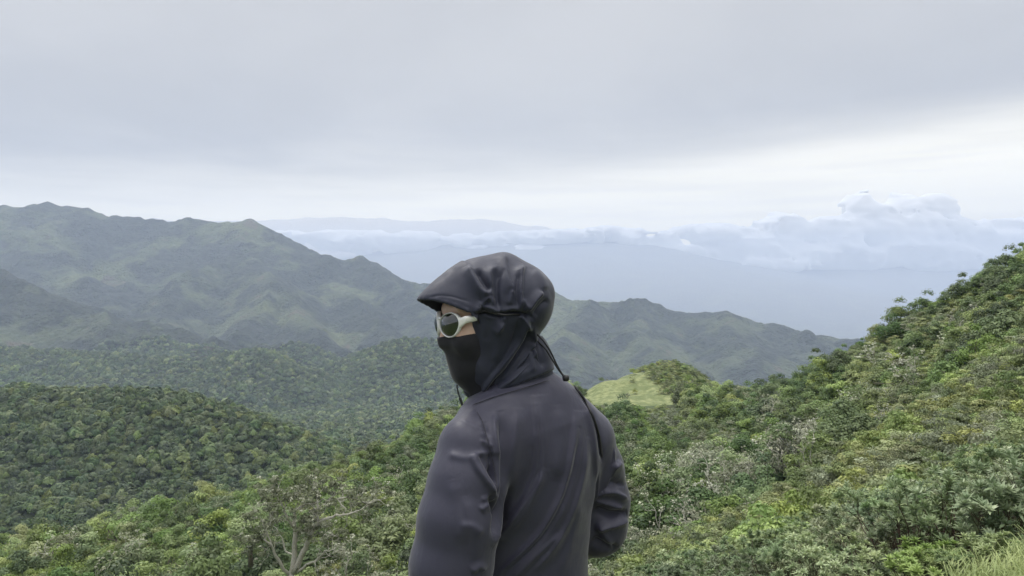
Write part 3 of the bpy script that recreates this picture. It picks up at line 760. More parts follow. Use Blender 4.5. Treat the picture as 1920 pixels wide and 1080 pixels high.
    # grass ---------------------------------------------------------------
    g = np.random.RandomState(77); N = 70000
    d = 2.6+5.6*g.rand(N)**.8; a = g.uniform(.28, 1.5, N); X = d*a; Y = d
    pxx = 960+F*X/Y; keep = (Y < 5.0+.7*fbm2(X*1.4, Y*1.4, 2)+.8*(X-3)) & (pxx > 1745-50*g.rand(N)+160*(5.5-Y)*0)
    X, Y = X[keep], Y[keep]; n = len(X); Z = height(X, Y)
    h = (.06+.15*g.rand(n)**1.5)*(1+.5*fbm2(X*1.1, Y*1.1, 2)); th = g.rand(n)*6.28; bd = .3+.7*g.rand(n)
    D = np.c_[np.cos(th), np.sin(th), np.zeros(n)]; S_ = np.c_[-np.sin(th), np.cos(th), np.zeros(n)]; B = np.c_[X, Y, Z-.01]; up = np.array([0, 0, 1.])
    wv = (.0022+.002*g.rand(n))[:, None]; hh = h[:, None]; bb = bd[:, None]
    p0 = B; p1 = B+up*hh*.6+D*hh*.25*bb; p2 = B+up*hh*.95+D*hh*.75*bb; p3 = p2+D*hh*.35*bb-up*hh*.1*bb
    V = np.stack([p0-S_*wv, p0+S_*wv, p1+S_*wv, p1-S_*wv, p2+S_*wv*.7, p2-S_*wv*.7, p3+S_*wv*.15, p3-S_*wv*.15], 1).reshape(-1, 3)
    b_ = np.arange(n)[:, None]*8; Fc = np.concatenate([b_+np.array([[0, 1, 2, 3]]), b_+np.array([[3, 2, 4, 5]]), b_+np.array([[5, 4, 6, 7]])])
    tn = np.repeat(np.clip(.5*g.rand(n)+.5+.4*fbm2(X*2, Y*2, 2), 0, 1), 8)
    o = mesh_np('grass', V, Fc, MAT['grass'], None, True, {'tone': ('POINT', 'FLOAT', tn)}); o['kind'] = 'stuff'; o['label'] = 'long bright grass in the bottom right corner'
near_plants()

def lichen_clumps(r, pts, rad, per, leaf):
    return clump_leaves(r, np.asarray(pts), rad*(.5+.9*r.rand(len(pts))), per, leaf, .55, .1)
def big_tree():
    D = 57.0; r = np.random.RandomState(3)
    def zp(x, y, dd=0.0): return W(380+x/4.908, 860+y/4.908, D+dd)
    b = zp(815, 1080); gz = float(height(np.array([b[0]]), np.array([D]))[0])
    limbs = [([(810,1100,0),(835,980,.1),(850,700,.2),(845,560,.2),(848,480,.1),(905,440,-.2),(985,418,-.4)], .15, .03),
     ([(848,640,.2),(785,560,-.3),(745,450,-.6),(700,380,-.8),(660,330,-1.)], .07, .02),
     ([(835,1050,0),(930,860,-.3),(965,760,-.5),(1030,640,-.6),(1062,590,-.7),(1052,480,-.6),(1062,370,-.4)], .15, .035),
     ([(1060,590,-.7),(1130,560,-.9),(1230,522,-1.1),(1330,512,-1.3),(1450,470,-1.5),(1560,395,-1.7)], .085, .02),
     ([(1300,515,-1.2),(1310,450,-1.),(1235,372,-.9),(1320,350,-.8),(1425,378,-.8)], .045, .018),
     ([(800,1080,0),(725,985,-.5),(662,870,-.9),(632,780,-1.1),(560,750,-1.3),(500,745,-1.4)], .09, .02),
     ([(632,780,-1.1),(600,700,-1.),(560,640,-1.)], .04, .015),
     ([(865,1050,0),(960,980,-.8),(1060,930,-1.4),(1130,850,-1.8),(1215,828,-2.)], .075, .02),
     ([(1040,945,-1.3),(1040,1000,-1.5),(1060,1040,-1.6)], .03, .012),
     ([(875,1010,0),(905,900,.5),(985,700,.9),(1045,640,1.)], .07, .02),
     ([(855,900,.2),(760,850,.8),(735,740,1.),(700,690,1.1)], .05, .015),
     ([(1130,700,1.5),(1230,715,.8),(1310,640,.3)], .03, .012),
     ([(965,760,-.5),(1060,760,.6),(1130,700,1.5)], .035, .02),
     ([(1060,470,-.6),(1120,420,-.3),(1160,370,0)], .03, .012)]
    g = Geo(); ends = []
    for pts, r0, r1 in limbs:
        P = np.array([zp(*q) for q in pts]); n = len(P); tt = np.linspace(0, n-1, n*3-2)
        Q = np.c_[[np.interp(tt, range(n), P[:, k]) for k in range(3)]].T+r.normal(size=(len(tt), 3))*.03; Q[0] = P[0]
        g.add(*tube(Q, np.linspace(r0, r1, len(Q))*1.5, 7)); d0 = Q[-1]-Q[-3]; d0 /= np.linalg.norm(d0)
        for k in range(5, len(Q)):
            if r.rand() < .75: branching(r, g, Q[k], d0+unit(r, 1)[0]*1.1+np.array([0, 0, .3]), .6+.5*r.rand(), .032, 2, ends, .8, .2, 4, .3)
        branching(r, g, Q[-1], d0, .8, r1, 2, ends, .8, .15, 4, .3)
    g.add(*tube([(b[0]-.15, D, gz-.6), (b[0]-.05, D, gz+.5), (b[0], D, b[2]+.15)], [.38, .3, .22], 8))
    root = empty('tree', (b[0], D, gz)); root_inv = Vector((-b[0], -D, -gz))
    v, f = g.done(); v = v+np.array(root_inv); mesh_np('trunk', v, f, MAT['bark_pale'], root)
    E = np.array([e[0] for e in ends])+np.array(root_inv)
    v, f, t = lichen_clumps(r, E[r.rand(len(E)) < .35], .20, 14, .09)
    o = mesh_np('lichen', v, f, MAT['lichen'], root, False, {'tone': ('POINT', 'FLOAT', t)}); o['kind'] = 'stuff'
    C = E[r.rand(len(E)) < .22]+r.normal(size=(1, 3))*.1
    top = np.array([zp(*q) for q in [(620,420,1),(700,330,1),(820,300,.5),(900,330,1),(960,280,.6),(1060,260,1),(1150,300,.6),(1260,260,.8),(1350,300,.4),(760,400,1.4),(870,390,1.6),(1000,350,1.4),(1180,430,1),(1100,640,1.5),(720,560,1.6),(1420,440,0)]])+np.array(root_inv)
    v, f, t = clump_leaves(r, np.vstack([C, top]), np.r_[.28+.2*r.rand(len(C)), .6+.3*r.rand(len(top))], 60, .12, .6)
    mesh_np('crown', v, f, MAT['leaf_grey'], root, False, {'tone': ('POINT', 'FLOAT', t)})
    tag(root, 'large pale-limbed tree with bare forking branches at the bottom left of the person', 'tree')
    # the round light green crown against its left side
    o = make_tree(611, 2.1, 3.2, 34, 150, .11, 'leaf_mid', .7, z0=.1); p = W(470, 1010, 60.5); o.location = (p[0], p[1], p[2]-1.2)
    hz = float(height(np.array([p[0]]), np.array([p[1]]))[0]); o.location.z = max(hz-.3, p[2]-1.3)
    tag(o, 'round light green tree against the left side of the large pale-limbed tree', 'tree')
big_tree()

def make_dead(seed, h, lich=1.0):
    root = empty('dead_tree'); r = np.random.RandomState(seed); g = Geo(); ends = []
    R = h*.021; d = np.array([r.normal()*.2, r.normal()*.2, 1.0])
    g.add(*tube([(0, 0, -.6), (0, 0, 0), (0, 0, .3)], [R*1.5, R*1.2, R], 6))
    branching(r, g, np.array([0, 0, .25]), d, h*.38, R, 4, ends, .75, .22, 6, .26, .68)
    v, f = g.done(); mesh_np('trunk', v, f, MAT['bark_pale'], root)
    E = np.array([e[0] for e in ends]); E = E[r.rand(len(E)) < .8]
    v, f, t = clump_leaves(r, E, (.10+.14*r.rand(len(E)))*lich, 12, .085, .6, .1)
    o = mesh_np('lichen', v, f, MAT['lichen'], root, False, {'tone': ('POINT', 'FLOAT', t)}); o['kind'] = 'stuff'
    return root
DEAD = [make_dead(701, 4.6), make_dead(702, 4.2, 1.2), make_dead(703, 5.0, .8)]
def place_dead():
    S = [(1420,860,1.25,102,'bleached twiggy tree in the middle of the saddle wood, below the crest'),
     (1475,825,1.0,108,'smaller bleached tree just right of the twiggy one in the saddle wood'),
     (1345,900,1.2,82,'broad dead tree tangled with lichen in the hollow of the saddle wood'),
     (1290,905,1.05,78,'dead tree left of the broad lichen tangle in the hollow'),
     (1298,958,.75,64,'leaning bare branch tree low in the hollow near the right sleeve'),
     (1247,1010,.72,54,'small pale forked tree standing just right of the jacket elbow'),
     (1210,850,.9,96,'lichen-grey dead tree beside the right shoulder of the person'),
     (1708,775,1.25,79,'slender pale tree standing apart where scrub meets the high wood'),
     (1795,700,1.25,98,'white dead branches catching light high on the right ridge'),
     (1762,742,.9,84,'short pale stump with two trunks at the foot of the high wood'),
     (1640,690,1.1,125,'pale bare tree among dark crowns halfway up the right ridge'),
     (1722,590,.8,142,'thin bare tree on the skyline of the right ridge'),
     (345,1050,1.2,80,'small bleached tree at the bottom left edge of the near wood'),
     (240,1010,1.1,97,'pale lichen tree among green crowns at far bottom left'),
     (1530,720,.8,150,'bare twiggy tree at the low end of the ridge skyline'),
     (655,1075,1.3,61,'dark-footed dead tree between the large pale tree and the left sleeve')]
    q = np.random.RandomState(9)
    for k in range(22):
        a = q.uniform(1195, 1560) if k < 13 else (q.uniform(1560, 1800) if k < 18 else q.uniform(60, 480)); b_ = q.uniform(62, 120) if k < 18 else q.uniform(78, 100)
        if a < 1560 or k >= 18 or b_ > gully(a)+4: S.append((a, 0, q.uniform(.8, 1.15), b_, 'bleached twiggy tree half hidden among the green crowns of the '+('saddle wood' if k < 13 else ('right ridge' if k < 18 else 'bottom left wood'))))
    for i, (px_, py_, s, d, lab) in enumerate(S):
        o = DEAD[i] if i < 3 else copy_tree(DEAD[i % 3]); X = (px_-960)/F*d
        Z = float(height(np.array([X]), np.array([d]))[0]); zb = (540-py_)/F*d
        s *= 1.18; o.location = (X, d, Z-.1 if py_ else Z+.1); o.scale = (s, s, s*1.08); o.rotation_euler = (0, 0, i*1.7)
        tag(o, lab, 'dead tree', 'bleached dead trees in the near woods' if py_ else lab.replace('tree', 'trees'))
place_dead()
# ------------------------------------------------------------------ the person, sculpted as distance fields
def surface_nets(Fd, org, h):
    """smooth quad surface of the zero level of a 3-D grid"""
    S = Fd < 0; nx, ny, nz = Fd.shape
    c = np.zeros((nx-1, ny-1, nz-1), np.int8)
    for i in (0, 1):
        for j in (0, 1):
            for k in (0, 1): c += S[i:nx-1+i, j:ny-1+j, k:nz-1+k]
    act = (c > 0) & (c < 8); I = np.argwhere(act); idx = np.full(act.shape, -1, np.int64); idx[act] = np.arange(len(I))
    P = np.zeros((len(I), 3)); W_ = np.zeros(len(I))
    cor = [(i, j, k) for i in (0, 1) for j in (0, 1) for k in (0, 1)]
    vals = {q: Fd[I[:, 0]+q[0], I[:, 1]+q[1], I[:, 2]+q[2]] for q in cor}
    for a in cor:
        for ax in range(3):
            if a[ax] == 0:
                b = tuple(1 if m == ax else a[m] for m in range(3)); va, vb = vals[a], vals[b]
                m = (va < 0) != (vb < 0); t = np.where(m, va/np.where(m, va-vb, 1), 0)
                p = np.tile(np.array(a, float), (len(I), 1)); p[:, ax] += t
                P[m] += p[m]; W_[m] += 1
    P = (P/W_[:, None]+I)*h+org
    Fq = []
    for ax in range(3):
        u, v = (ax+1) % 3, (ax+2) % 3
        sl0 = [slice(1, -1)]*3; sl1 = [slice(1, -1)]*3; sl0[ax] = slice(0, -1); sl1[ax] = slice(1, None)
        A = S[tuple(sl0)]; B = S[tuple(sl1)]; ch = A != B; E = np.argwhere(ch); off = [1, 1, 1]; off[ax] = 0; E = E+off
        if not len(E): continue
        def g(du, dv):
            q = E.copy(); q[:, u] -= du; q[:, v] -= dv
            return idx[q[:, 0], q[:, 1], q[:, 2]]
        f = np.stack([g(0, 0), g(1, 0), g(1, 1), g(0, 1)], 1)
        fl = A[ch]; f[~fl] = f[~fl][:, ::-1]; Fq.append(f)
    Fq = np.vstack(Fq); Fq = Fq[(Fq >= 0).all(1)]
    return P, Fq
class SDF:
    def __init__(s, lo, hi, h):
        s.lo = np.array(lo, float); s.h = h; n = np.ceil((np.array(hi)-s.lo)/h).astype(int)+1; s.n = n
        s.F = np.full(n, .2, np.float32)
    def box(s, lo, hi, pad):
        a = np.clip(np.floor((np.array(lo)-pad-s.lo)/s.h).astype(int), 0, s.n-1); b = np.clip(np.ceil((np.array(hi)+pad-s.lo)/s.h).astype(int)+1, 1, s.n)
        if (b <= a).any(): return None, None
        g = [s.lo[i]+np.arange(a[i], b[i])*s.h for i in range(3)]
        return tuple(slice(a[i], b[i]) for i in range(3)), np.meshgrid(*g, indexing='ij', sparse=False)
    def join(s, sl, d, k, mode='u'):
        f = s.F[sl]
        if mode == 'u':
            hh = np.clip(.5+.5*(f-d)/k, 0, 1); s.F[sl] = f*(1-hh)+d*hh-k*hh*(1-hh)
        elif mode == 's':      # carve
            d = -d; hh = np.clip(.5-.5*(f-d)/k, 0, 1); s.F[sl] = f*(1-hh)+d*hh+k*hh*(1-hh)
    def cone(s, a, b, ra, rb, k=.02, mode='u', sq=None):
        """round cone a-b; sq=(axis, factor) squashes the section along a direction"""
        a = np.array(a, float); b = np.array(b, float); R = max(ra, rb)
        if sq is not None: R *= max(1, sq[1])
        sl, G = s.box(np.minimum(a, b), np.maximum(a, b), R+k*1.5+.012)
        if sl is None: return
        ab = b-a; L = max(ab@ab, 1e-12); t = np.clip(((G[0]-a[0])*ab[0]+(G[1]-a[1])*ab[1]+(G[2]-a[2])*ab[2])/L, 0, 1)
        dx, dy, dz = G[0]-a[0]-t*ab[0], G[1]-a[1]-t*ab[1], G[2]-a[2]-t*ab[2]
        if sq is not None:
            ax = np.array(sq[0], float); ax /= np.linalg.norm(ax); q = dx*ax[0]+dy*ax[1]+dz*ax[2]; m = q/sq[1]-q
            dx, dy, dz = dx+m*ax[0], dy+m*ax[1], dz+m*ax[2]
        d = np.sqrt(dx*dx+dy*dy+dz*dz)-(ra+t*(rb-ra)); s.join(sl, d, k, mode)
    def ell(s, c, r, M=None, k=.02, mode='u'):
        c = np.array(c, float); r = np.array(r, float); R = r.max()
        sl, G = s.box(c, c, R+k*1.5+.012)
        if sl is None: return
        X = [G[i]-c[i] for i in range(3)]
        if M is not None: X = [M[0][i]*X[0]+M[1][i]*X[1]+M[2][i]*X[2] for i in range(3)]    # M columns = local axes in world
        q = np.sqrt((X[0]/r[0])**2+(X[1]/r[1])**2+(X[2]/r[2])**2); g = np.sqrt((X[0]/r[0]**2)**2+(X[1]/r[1]**2)**2+(X[2]/r[2]**2)**2)+1e-9
        s.join(sl, (q*(q-1)/g), k, mode)
    def chain(s, pts, k=.02, mode='u', sq=None):
        for p, q in zip(pts[:-1], pts[1:]): s.cone(p[0], q[0], p[1], q[1], k, mode, sq)
    def mesh(s): return surface_nets(s.F, s.lo, s.h)
def relax(P, Fq, it=2, lam=.5):
    for _ in range(it):
        A = np.zeros_like(P); n = np.zeros(len(P))
        for i in range(4):
            for j in (1, 3):
                np.add.at(A, Fq[:, i], P[Fq[:, (i+j) % 4]]); np.add.at(n, Fq[:, i], 1)
        P = P+lam*(A/np.maximum(n, 1)[:, None]-P)
    return P
def normals(P, Fq):
    a = np.cross(P[Fq[:, 2]]-P[Fq[:, 0]], P[Fq[:, 3]]-P[Fq[:, 1]]); N = np.zeros_like(P)
    for i in range(4): np.add.at(N, Fq[:, i], a)
    return N/(np.linalg.norm(N, axis=1, keepdims=True)+1e-12)
def fold(P, N, strokes, face=.1):
    """drapes: each stroke is a line of the cloth, seen from behind; it lifts or sinks the cloth across its width.
    stroke = (points in photograph pixels, amplitude m, width px on the left of the line, width px on the right, [depth window])"""
    px = 960+F*P[:, 0]/P[:, 1]; py = 540-F*P[:, 2]/P[:, 1]
    V = -P/np.linalg.norm(P, axis=1, keepdims=True); fac = np.clip(((N*V).sum(1)-face)/.25, 0, 1)
    D = np.zeros(len(P))
    for st in strokes:
        L = np.array(st[0], float); amp, wl, wr = st[1:4]
        if len(L) > 2:       # round the corners
            t = np.arange(len(L)); tt = np.linspace(0, len(L)-1, len(L)*5); L2 = np.c_[np.interp(tt, t, L[:, 0]), np.interp(tt, t, L[:, 1])]
            for _ in range(4): L2[1:-1] = .5*L2[1:-1]+.25*(L2[:-2]+L2[2:])
            L = L2
        seg = np.linalg.norm(np.diff(L, axis=0), axis=1); cum = np.r_[0, np.cumsum(seg)]; T = cum[-1]
        W_ = max(wl, wr)*3.2; m = np.nonzero((px > L[:, 0].min()-W_) & (px < L[:, 0].max()+W_) & (py > L[:, 1].min()-W_) & (py < L[:, 1].max()+W_) & (fac > 0))[0]
        if len(st) > 4: m = m[(P[m, 1] > st[4][0]) & (P[m, 1] < st[4][1])]
        if not len(m): continue
        best = np.full(len(m), 1e9); sg = np.zeros(len(m)); al = np.zeros(len(m)); X, Y = px[m], py[m]
        for i in range(len(L)-1):
            d = L[i+1]-L[i]; l2 = d@d+1e-9; t = np.clip(((X-L[i, 0])*d[0]+(Y-L[i, 1])*d[1])/l2, 0, 1)
            ex, ey = X-L[i, 0]-t*d[0], Y-L[i, 1]-t*d[1]; q = np.hypot(ex, ey); u = q < best
            best[u] = q[u]; sg[u] = np.sign(d[0]*ey-d[1]*ex)[u]; al[u] = ((cum[i]+t*seg[i])/T)[u]
        w = np.where(sg < 0, wl, wr); taper = np.clip(al/.18, 0, 1)*np.clip((1-al)/.18, 0, 1); taper = taper*taper*(3-2*taper)*.85+.15*(np.minimum(al, 1-al) > 0)
        e_ = best/w; nar = w < 5.5
        D[m] += amp*np.where(nar, np.exp(-e_**1.35), np.exp(-e_**1.9))*taper*fac[m]
    return P+N*D[:, None]

def rotz(a): c, s = math.cos(a), math.sin(a); return np.array([[c, -s, 0], [s, c, 0], [0, 0, 1.]])
def w(px, py, d): return W(px, py, d)

def cloth_mat(name, base, base2, rough, bump=.15, sheen=.2, spec=.32):
    m, t, b = new_mat(name); tc = t.new('ShaderNodeTexCoord'); p = tc.outputs['Object']
    n = t.noise(p, 9.0, 4, .5); n2 = t.noise(p, 900.0, 2, .5); n3 = t.noise(p, 42.0, 4, .55, .3); mp = t.new('ShaderNodeMapping'); t.put(mp.inputs[0], p); mp.inputs['Rotation'].default_value = (.2, .5, .1); mp.inputs['Scale'].default_value = (26, 26, 7); n4 = t.noise(mp.outputs[0], 1.0, 3, .5, .8)
    t.put(b.inputs['Base Color'], t.mix(t.smooth(n, .35, .65), base, base2))
    t.put(b.inputs['Roughness'], t.smooth(n3, .3, .7, rough-.06, rough+.08))
    b.inputs['Sheen Weight'].default_value = sheen; b.inputs['Sheen Roughness'].default_value = .4
    b.inputs['Specular IOR Level'].default_value = spec
    bp = t.new('ShaderNodeBump'); bp.inputs['Strength'].default_value = bump; bp.inputs['Distance'].default_value = .004
    t.put(bp.inputs['Height'], t.math('ADD', t.math('ADD', t.math('MULTIPLY', n2, .12), n3), t.math('MULTIPLY', t.math('ABSOLUTE', t.math('SUBTRACT', n4, .5)), -3.0))); t.put(b.inputs['Normal'], bp.outputs[0]); return m
def plain_mat(name, col, rough=.5, metal=0.0, spec=.5):
    m, t, b = new_mat(name); tc = t.new('ShaderNodeTexCoord'); n = t.noise(tc.outputs['Object'], 60.0, 3, .5)
    t.put(b.inputs['Base Color'], t.mix(n, tuple(c*.85 for c in col), tuple(min(1, c*1.12) for c in col)))
    t.put(b.inputs['Roughness'], t.smooth(n, .3, .7, rough*.9, rough*1.1)); b.inputs['Metallic'].default_value = metal
    b.inputs['Specular IOR Level'].default_value = spec; return m
MAT['jacket'] = cloth_mat('jacket', (.041,.041,.064), (.044,.044,.068), .50, .13)
MAT['hood'] = cloth_mat('hood', (.026,.029,.049), (.030,.033,.054), .58, .12)
MAT['mask'] = cloth_mat('mask', (.012,.012,.017), (.016,.016,.021), .75, .1, .3)
MAT['trousers'] = cloth_mat('trousers', (.030,.031,.036), (.038,.039,.045), .7)
MAT['boot'] = plain_mat('boot', (.045,.035,.028), .7)
MAT['sole'] = plain_mat('sole', (.02,.02,.02), .8)
MAT['cord'] = plain_mat('cord', (.012,.012,.014), .6)
MAT['toggle'] = plain_mat('toggle', (.015,.015,.017), .35)
MAT['frame'] = plain_mat('frame', (.93,.93,.94), .35, 0.1, .5)
MAT['temple'] = plain_mat('temple', (.85,.85,.82), .35, .3, .5)
MAT['lens'] = plain_mat('lens', (.010,.013,.010), .05, 0.0, 1.0); MAT['lens'].node_tree.nodes['Principled BSDF'].inputs['IOR'].default_value = 1.65
def skin_mat():
    m, t, b = new_mat('skin'); tc = t.new('ShaderNodeTexCoord'); n = t.noise(tc.outputs['Object'], 35.0, 4, .6); n2 = t.noise(tc.outputs['Object'], 300.0, 3, .6)
    t.put(b.inputs['Base Color'], t.mix(t.smooth(n, .3, .7), (.55,.36,.28), (.63,.44,.35))); b.inputs['Roughness'].default_value = .5
    b.inputs['Subsurface Weight'].default_value = .12; b.inputs['Subsurface Radius'].default_value = (.010,.004,.002)
    bp = t.new('ShaderNodeBump'); bp.inputs['Strength'].default_value = .2; bp.inputs['Distance'].default_value = .0006
    t.put(bp.inputs['Height'], n2); t.put(b.inputs['Normal'], bp.outputs[0]); return m
MAT['skin'] = skin_mat()
MAT['hair'] = plain_mat('hair', (.018,.014,.012), .55)

# joints of the skeleton (world). The back is turned to us, a little to the left; the head looks over the left shoulder.
D0 = 1.80
BYAW = math.radians(24)
bf = np.array([-math.sin(BYAW), math.cos(BYAW), 0]); bl = np.array([-math.cos(BYAW), -math.sin(BYAW), 0]); br = -bl; UP = np.array([0, 0, 1.])
HYAW = math.radians(112)
hf = np.array([-math.sin(HYAW), math.cos(HYAW), 0]); hf = hf*math.cos(.05)-UP*math.sin(.05); hl = np.array([-math.cos(HYAW), -math.sin(HYAW), 0]); hu = np.cross(hf, -hl); hu /= np.linalg.norm(hu)
if hu[2] < 0: hu = -hu
HM = np.array([hf, hl, hu])     # rows: forward, left (towards us), up
hc = w(908, 600, 1.80)          # centre of the head
def H(f, l, u): return hc+hf*f+hl*l+hu*u
neckb = w(972, 745, 1.83); chest = w(985, 860, 1.84); waist = w(984, 1090, 1.85); hips = waist+np.array([0, 0, -.13])
shL = w(876, 826, 1.70); shR = w(1098, 812, 1.90)
elL = w(850, 1062, 1.66); wrL = elL+np.array([-.035, .03, -.24])
elR = w(1143, 985, 1.96); wrR = w(1060, 1010, 2.13)
def build_body():
    s = SDF((-.30, 1.45, -EYE-.01), (.36, 2.32, .09), .0052)
    # head
    MI = HM
    s.ell(H(-.012, 0, .035), (.098, .078, .092), MI.T if False else HM.T, .02) if False else None
    M_ = [hf, hl, hu]
    def E(c, r, k=.02, mode='u'):     # ellipsoid in the head's axes
        sl, G = s.box(c, c, max(r)+k*1.5+.012)
        X = [(G[0]-c[0])*a[0]+(G[1]-c[1])*a[1]+(G[2]-c[2])*a[2] for a in M_]
        q = np.sqrt((X[0]/r[0])**2+(X[1]/r[1])**2+(X[2]/r[2])**2); g = np.sqrt((X[0]/r[0]**2)**2+(X[1]/r[1]**2)**2+(X[2]/r[2]**2)**2)+1e-9
        s.join(sl, q*(q-1)/g, k, mode)
    E(H(-.012, 0, .030), (.096, .074, .088)); E(H(.035, 0, -.030), (.052, .058, .070), .03); E(H(.045, 0, -.088), (.036, .042, .030), .03)
    E(H(.072, 0, .030), (.020, .052, .016), .02)                                        # brow
    for q in (-1, 1):
        E(H(.060, q*.040, -.028), (.026, .022, .024), .02); E(H(.070, q*.032, .002), (.013, .015, .010), .008, 's'); E(H(.066, q*.032, .002), (.013, .013, .012), .004)
        E(H(-.005, q*.076, -.005), (.018, .008, .030), .006)
    s.cone(H(.083, 0, .012), H(.098, 0, -.034), .008, .009, .012); s.cone(H(.090, .012, -.040), H(.090, -.012, -.040), .008, .008, .01)
    s.cone(H(.080, .018, -.060), H(.080, -.018, -.060), .008, .008, .01); s.cone(H(.079, .014, -.069), H(.079, -.014, -.069), .008, .008, .008); E(H(.066, 0, -.097), (.018, .022, .016), .015)
    s.cone(H(-.012, 0, -.06), neckb+UP*.01, .056, .062, .03)
    # trunk, arms, legs
    s.cone(neckb-UP*.02, chest, .058, .100, .04, sq=(bl, 1.22)); s.cone(chest, waist, .098, .090, .04, sq=(bl, 1.22)); s.cone(waist, hips, .090, .105, .04, sq=(bl, 1.32))
    s.cone(shL, shR, .046, .046, .03)
    s.chain([(shL, .048), (elL, .036), (wrL, .026)], .02); s.chain([(shR, .046), (elR, .036), (wrR, .026)], .02)
    for q in (-1, 1):
        hp = hips+bl*q*.09-UP*.03; kn = hp+bf*.03+bl*q*.015-UP*.40; an = kn-bf*.03-UP*.40; an[2] = -EYE+.085
        s.chain([(hp, .088), (kn, .056), (an, .040)], .03); s.cone(an-UP*.03, an+bf*.13-UP*.055, .036, .030, .02)
    # hands: palm, four fingers of unequal length, thumb from the side
    def hand(wr, d, side, pn, curl):
        d = d/np.linalg.norm(d); side = side-(side@d)*d; side /= np.linalg.norm(side); pn = np.cross(d, side)*pn
        s.cone(wr, wr+d*.045, .026, .030, .01, sq=(side, 1.35)); s.cone(wr+d*.03, wr+d*.075, .019, .017, .01, sq=(side, 2.0))
        for i, L in enumerate((.066, .076, .070, .055)):
            o = wr+d*(.078-.004*abs(i-1))+side*(.031-.021*i); a = d; p = o; segs = (L*.42, L*.33, L*.27)
            for j, sg in enumerate(segs):
                ang = curl*(j+1)*.75; dd = d*math.cos(ang)+pn*math.sin(ang); qn = p+dd*sg; s.cone(p, qn, .0092-.0008*j, .0086-.0008*j, .003); p = qn
        t0 = wr+d*.022+side*.026; t1 = t0+(d*.6+side*.7+pn*.35)*.042; t2 = t1+(d*.85+side*.2+pn*.4)*.030
        s.cone(t0, t1, .013, .011, .008); s.cone(t1, t2, .0105, .0088, .003)
    hand(wrL, -UP+bf*.25, bf, -1, .35); hand(wrR, wrR-elR+np.array([0, .02, 0]), UP, 1, .5)
    P, Fq = s.mesh(); P = relax(P, Fq, 1, .4); return P, Fq

def put(name, P, Fq, mat, parent): return mesh_np(name, P-parent_loc, Fq, mat, parent)
person = empty('person', (float(waist[0]), float(waist[1]), -EYE)); parent_loc = np.array([waist[0], waist[1], -EYE])
tag(person, 'person in a dark hooded rain jacket with mask and silver sunglasses, looking over one shoulder', 'person')
P, Fq = build_body(); body = put('body', P, Fq, MAT['skin'], person)

# ---- jacket -----------------------------------------------------------------
def build_jacket():
    s = SDF((-.30, 1.44, -.98), (.37, 2.20, -.08), .0031)
    # trunk as squashed cones along the spine, widths after the silhouette
    rows = [(775, 978, .088, 1.84, 1.25), (800, 984, .112, 1.84, 1.28), (850, 990, .120, 1.84, 1.30), (920, 990, .117, 1.84, 1.30), (1000, 986, .113, 1.85, 1.28), (1080, 983, .112, 1.85, 1.28), (1180, 985, .118, 1.86, 1.30), (1290, 988, .130, 1.86, 1.30)]
    pr = [(w(x, y, d), r/1.0, q) for y, x, r, d, q in rows]
    for a, b in zip(pr[:-1], pr[1:]): s.cone(a[0], b[0], a[1], b[1], .03, sq=(bl, (a[2]+b[2])/2))
    # neck and shoulder slopes
    s.cone(w(965, 725, 1.82), w(972, 790, 1.84), .066, .092, .03)
    s.cone(w(955, 778, 1.80), w(890, 838, 1.70), .068, .070, .05)
    s.cone(w(1010, 765, 1.84), w(1098, 822, 1.90), .076, .066, .05)
    s.cone(w(930, 815, 1.76), w(905, 860, 1.73), .078, .075, .05)
    # left sleeve: hangs down and a little out, towards us
    s.chain([(w(887, 846, 1.70), .074), (w(876, 905, 1.675), .080), (w(862, 975, 1.66), .085), (w(846, 1062, 1.655), .083)], .016)
    s.chain([(w(846, 1062, 1.655), .083), (w(838, 1150, 1.665), .074), (wrL+UP*.01, .055)], .02)
    # right sleeve: elbow out, forearm drawn to the front of the body
    s.chain([(w(1092, 825, 1.90), .072), (w(1112, 880, 1.935), .072), (w(1124, 940, 1.955), .072), (w(1118, 984, 1.965), .072)], .014)
    s.chain([(w(1118, 984, 1.965), .072), (w(1085, 1000, 2.05), .062), (wrR, .048)], .02)
    # hem
    sl, G = s.box((-1, 0, -1.2), (1, 3, 0), 0)
    hem = (-.86-G[2]); s.join(sl, -hem*1.0, .004, 's') if False else None
    s.F = np.maximum(s.F, (-.93-G[2]))
    # cuffs cut where the hands come out, hollow openings
    s.ell(wrL-UP*.075, (.06, .06, .035), None, .004, 's')
    P, Fq = s.mesh(); P = relax(P, Fq, 3, .5); return P, Fq
P, Fq = build_jacket(); N = normals(P, Fq)
LA = (1.0, 1.80)      # only the near sleeve and back
T_, S_R = (1.0, 1.868), (1.868, 3.0)      # the back of the trunk / the far sleeve behind it
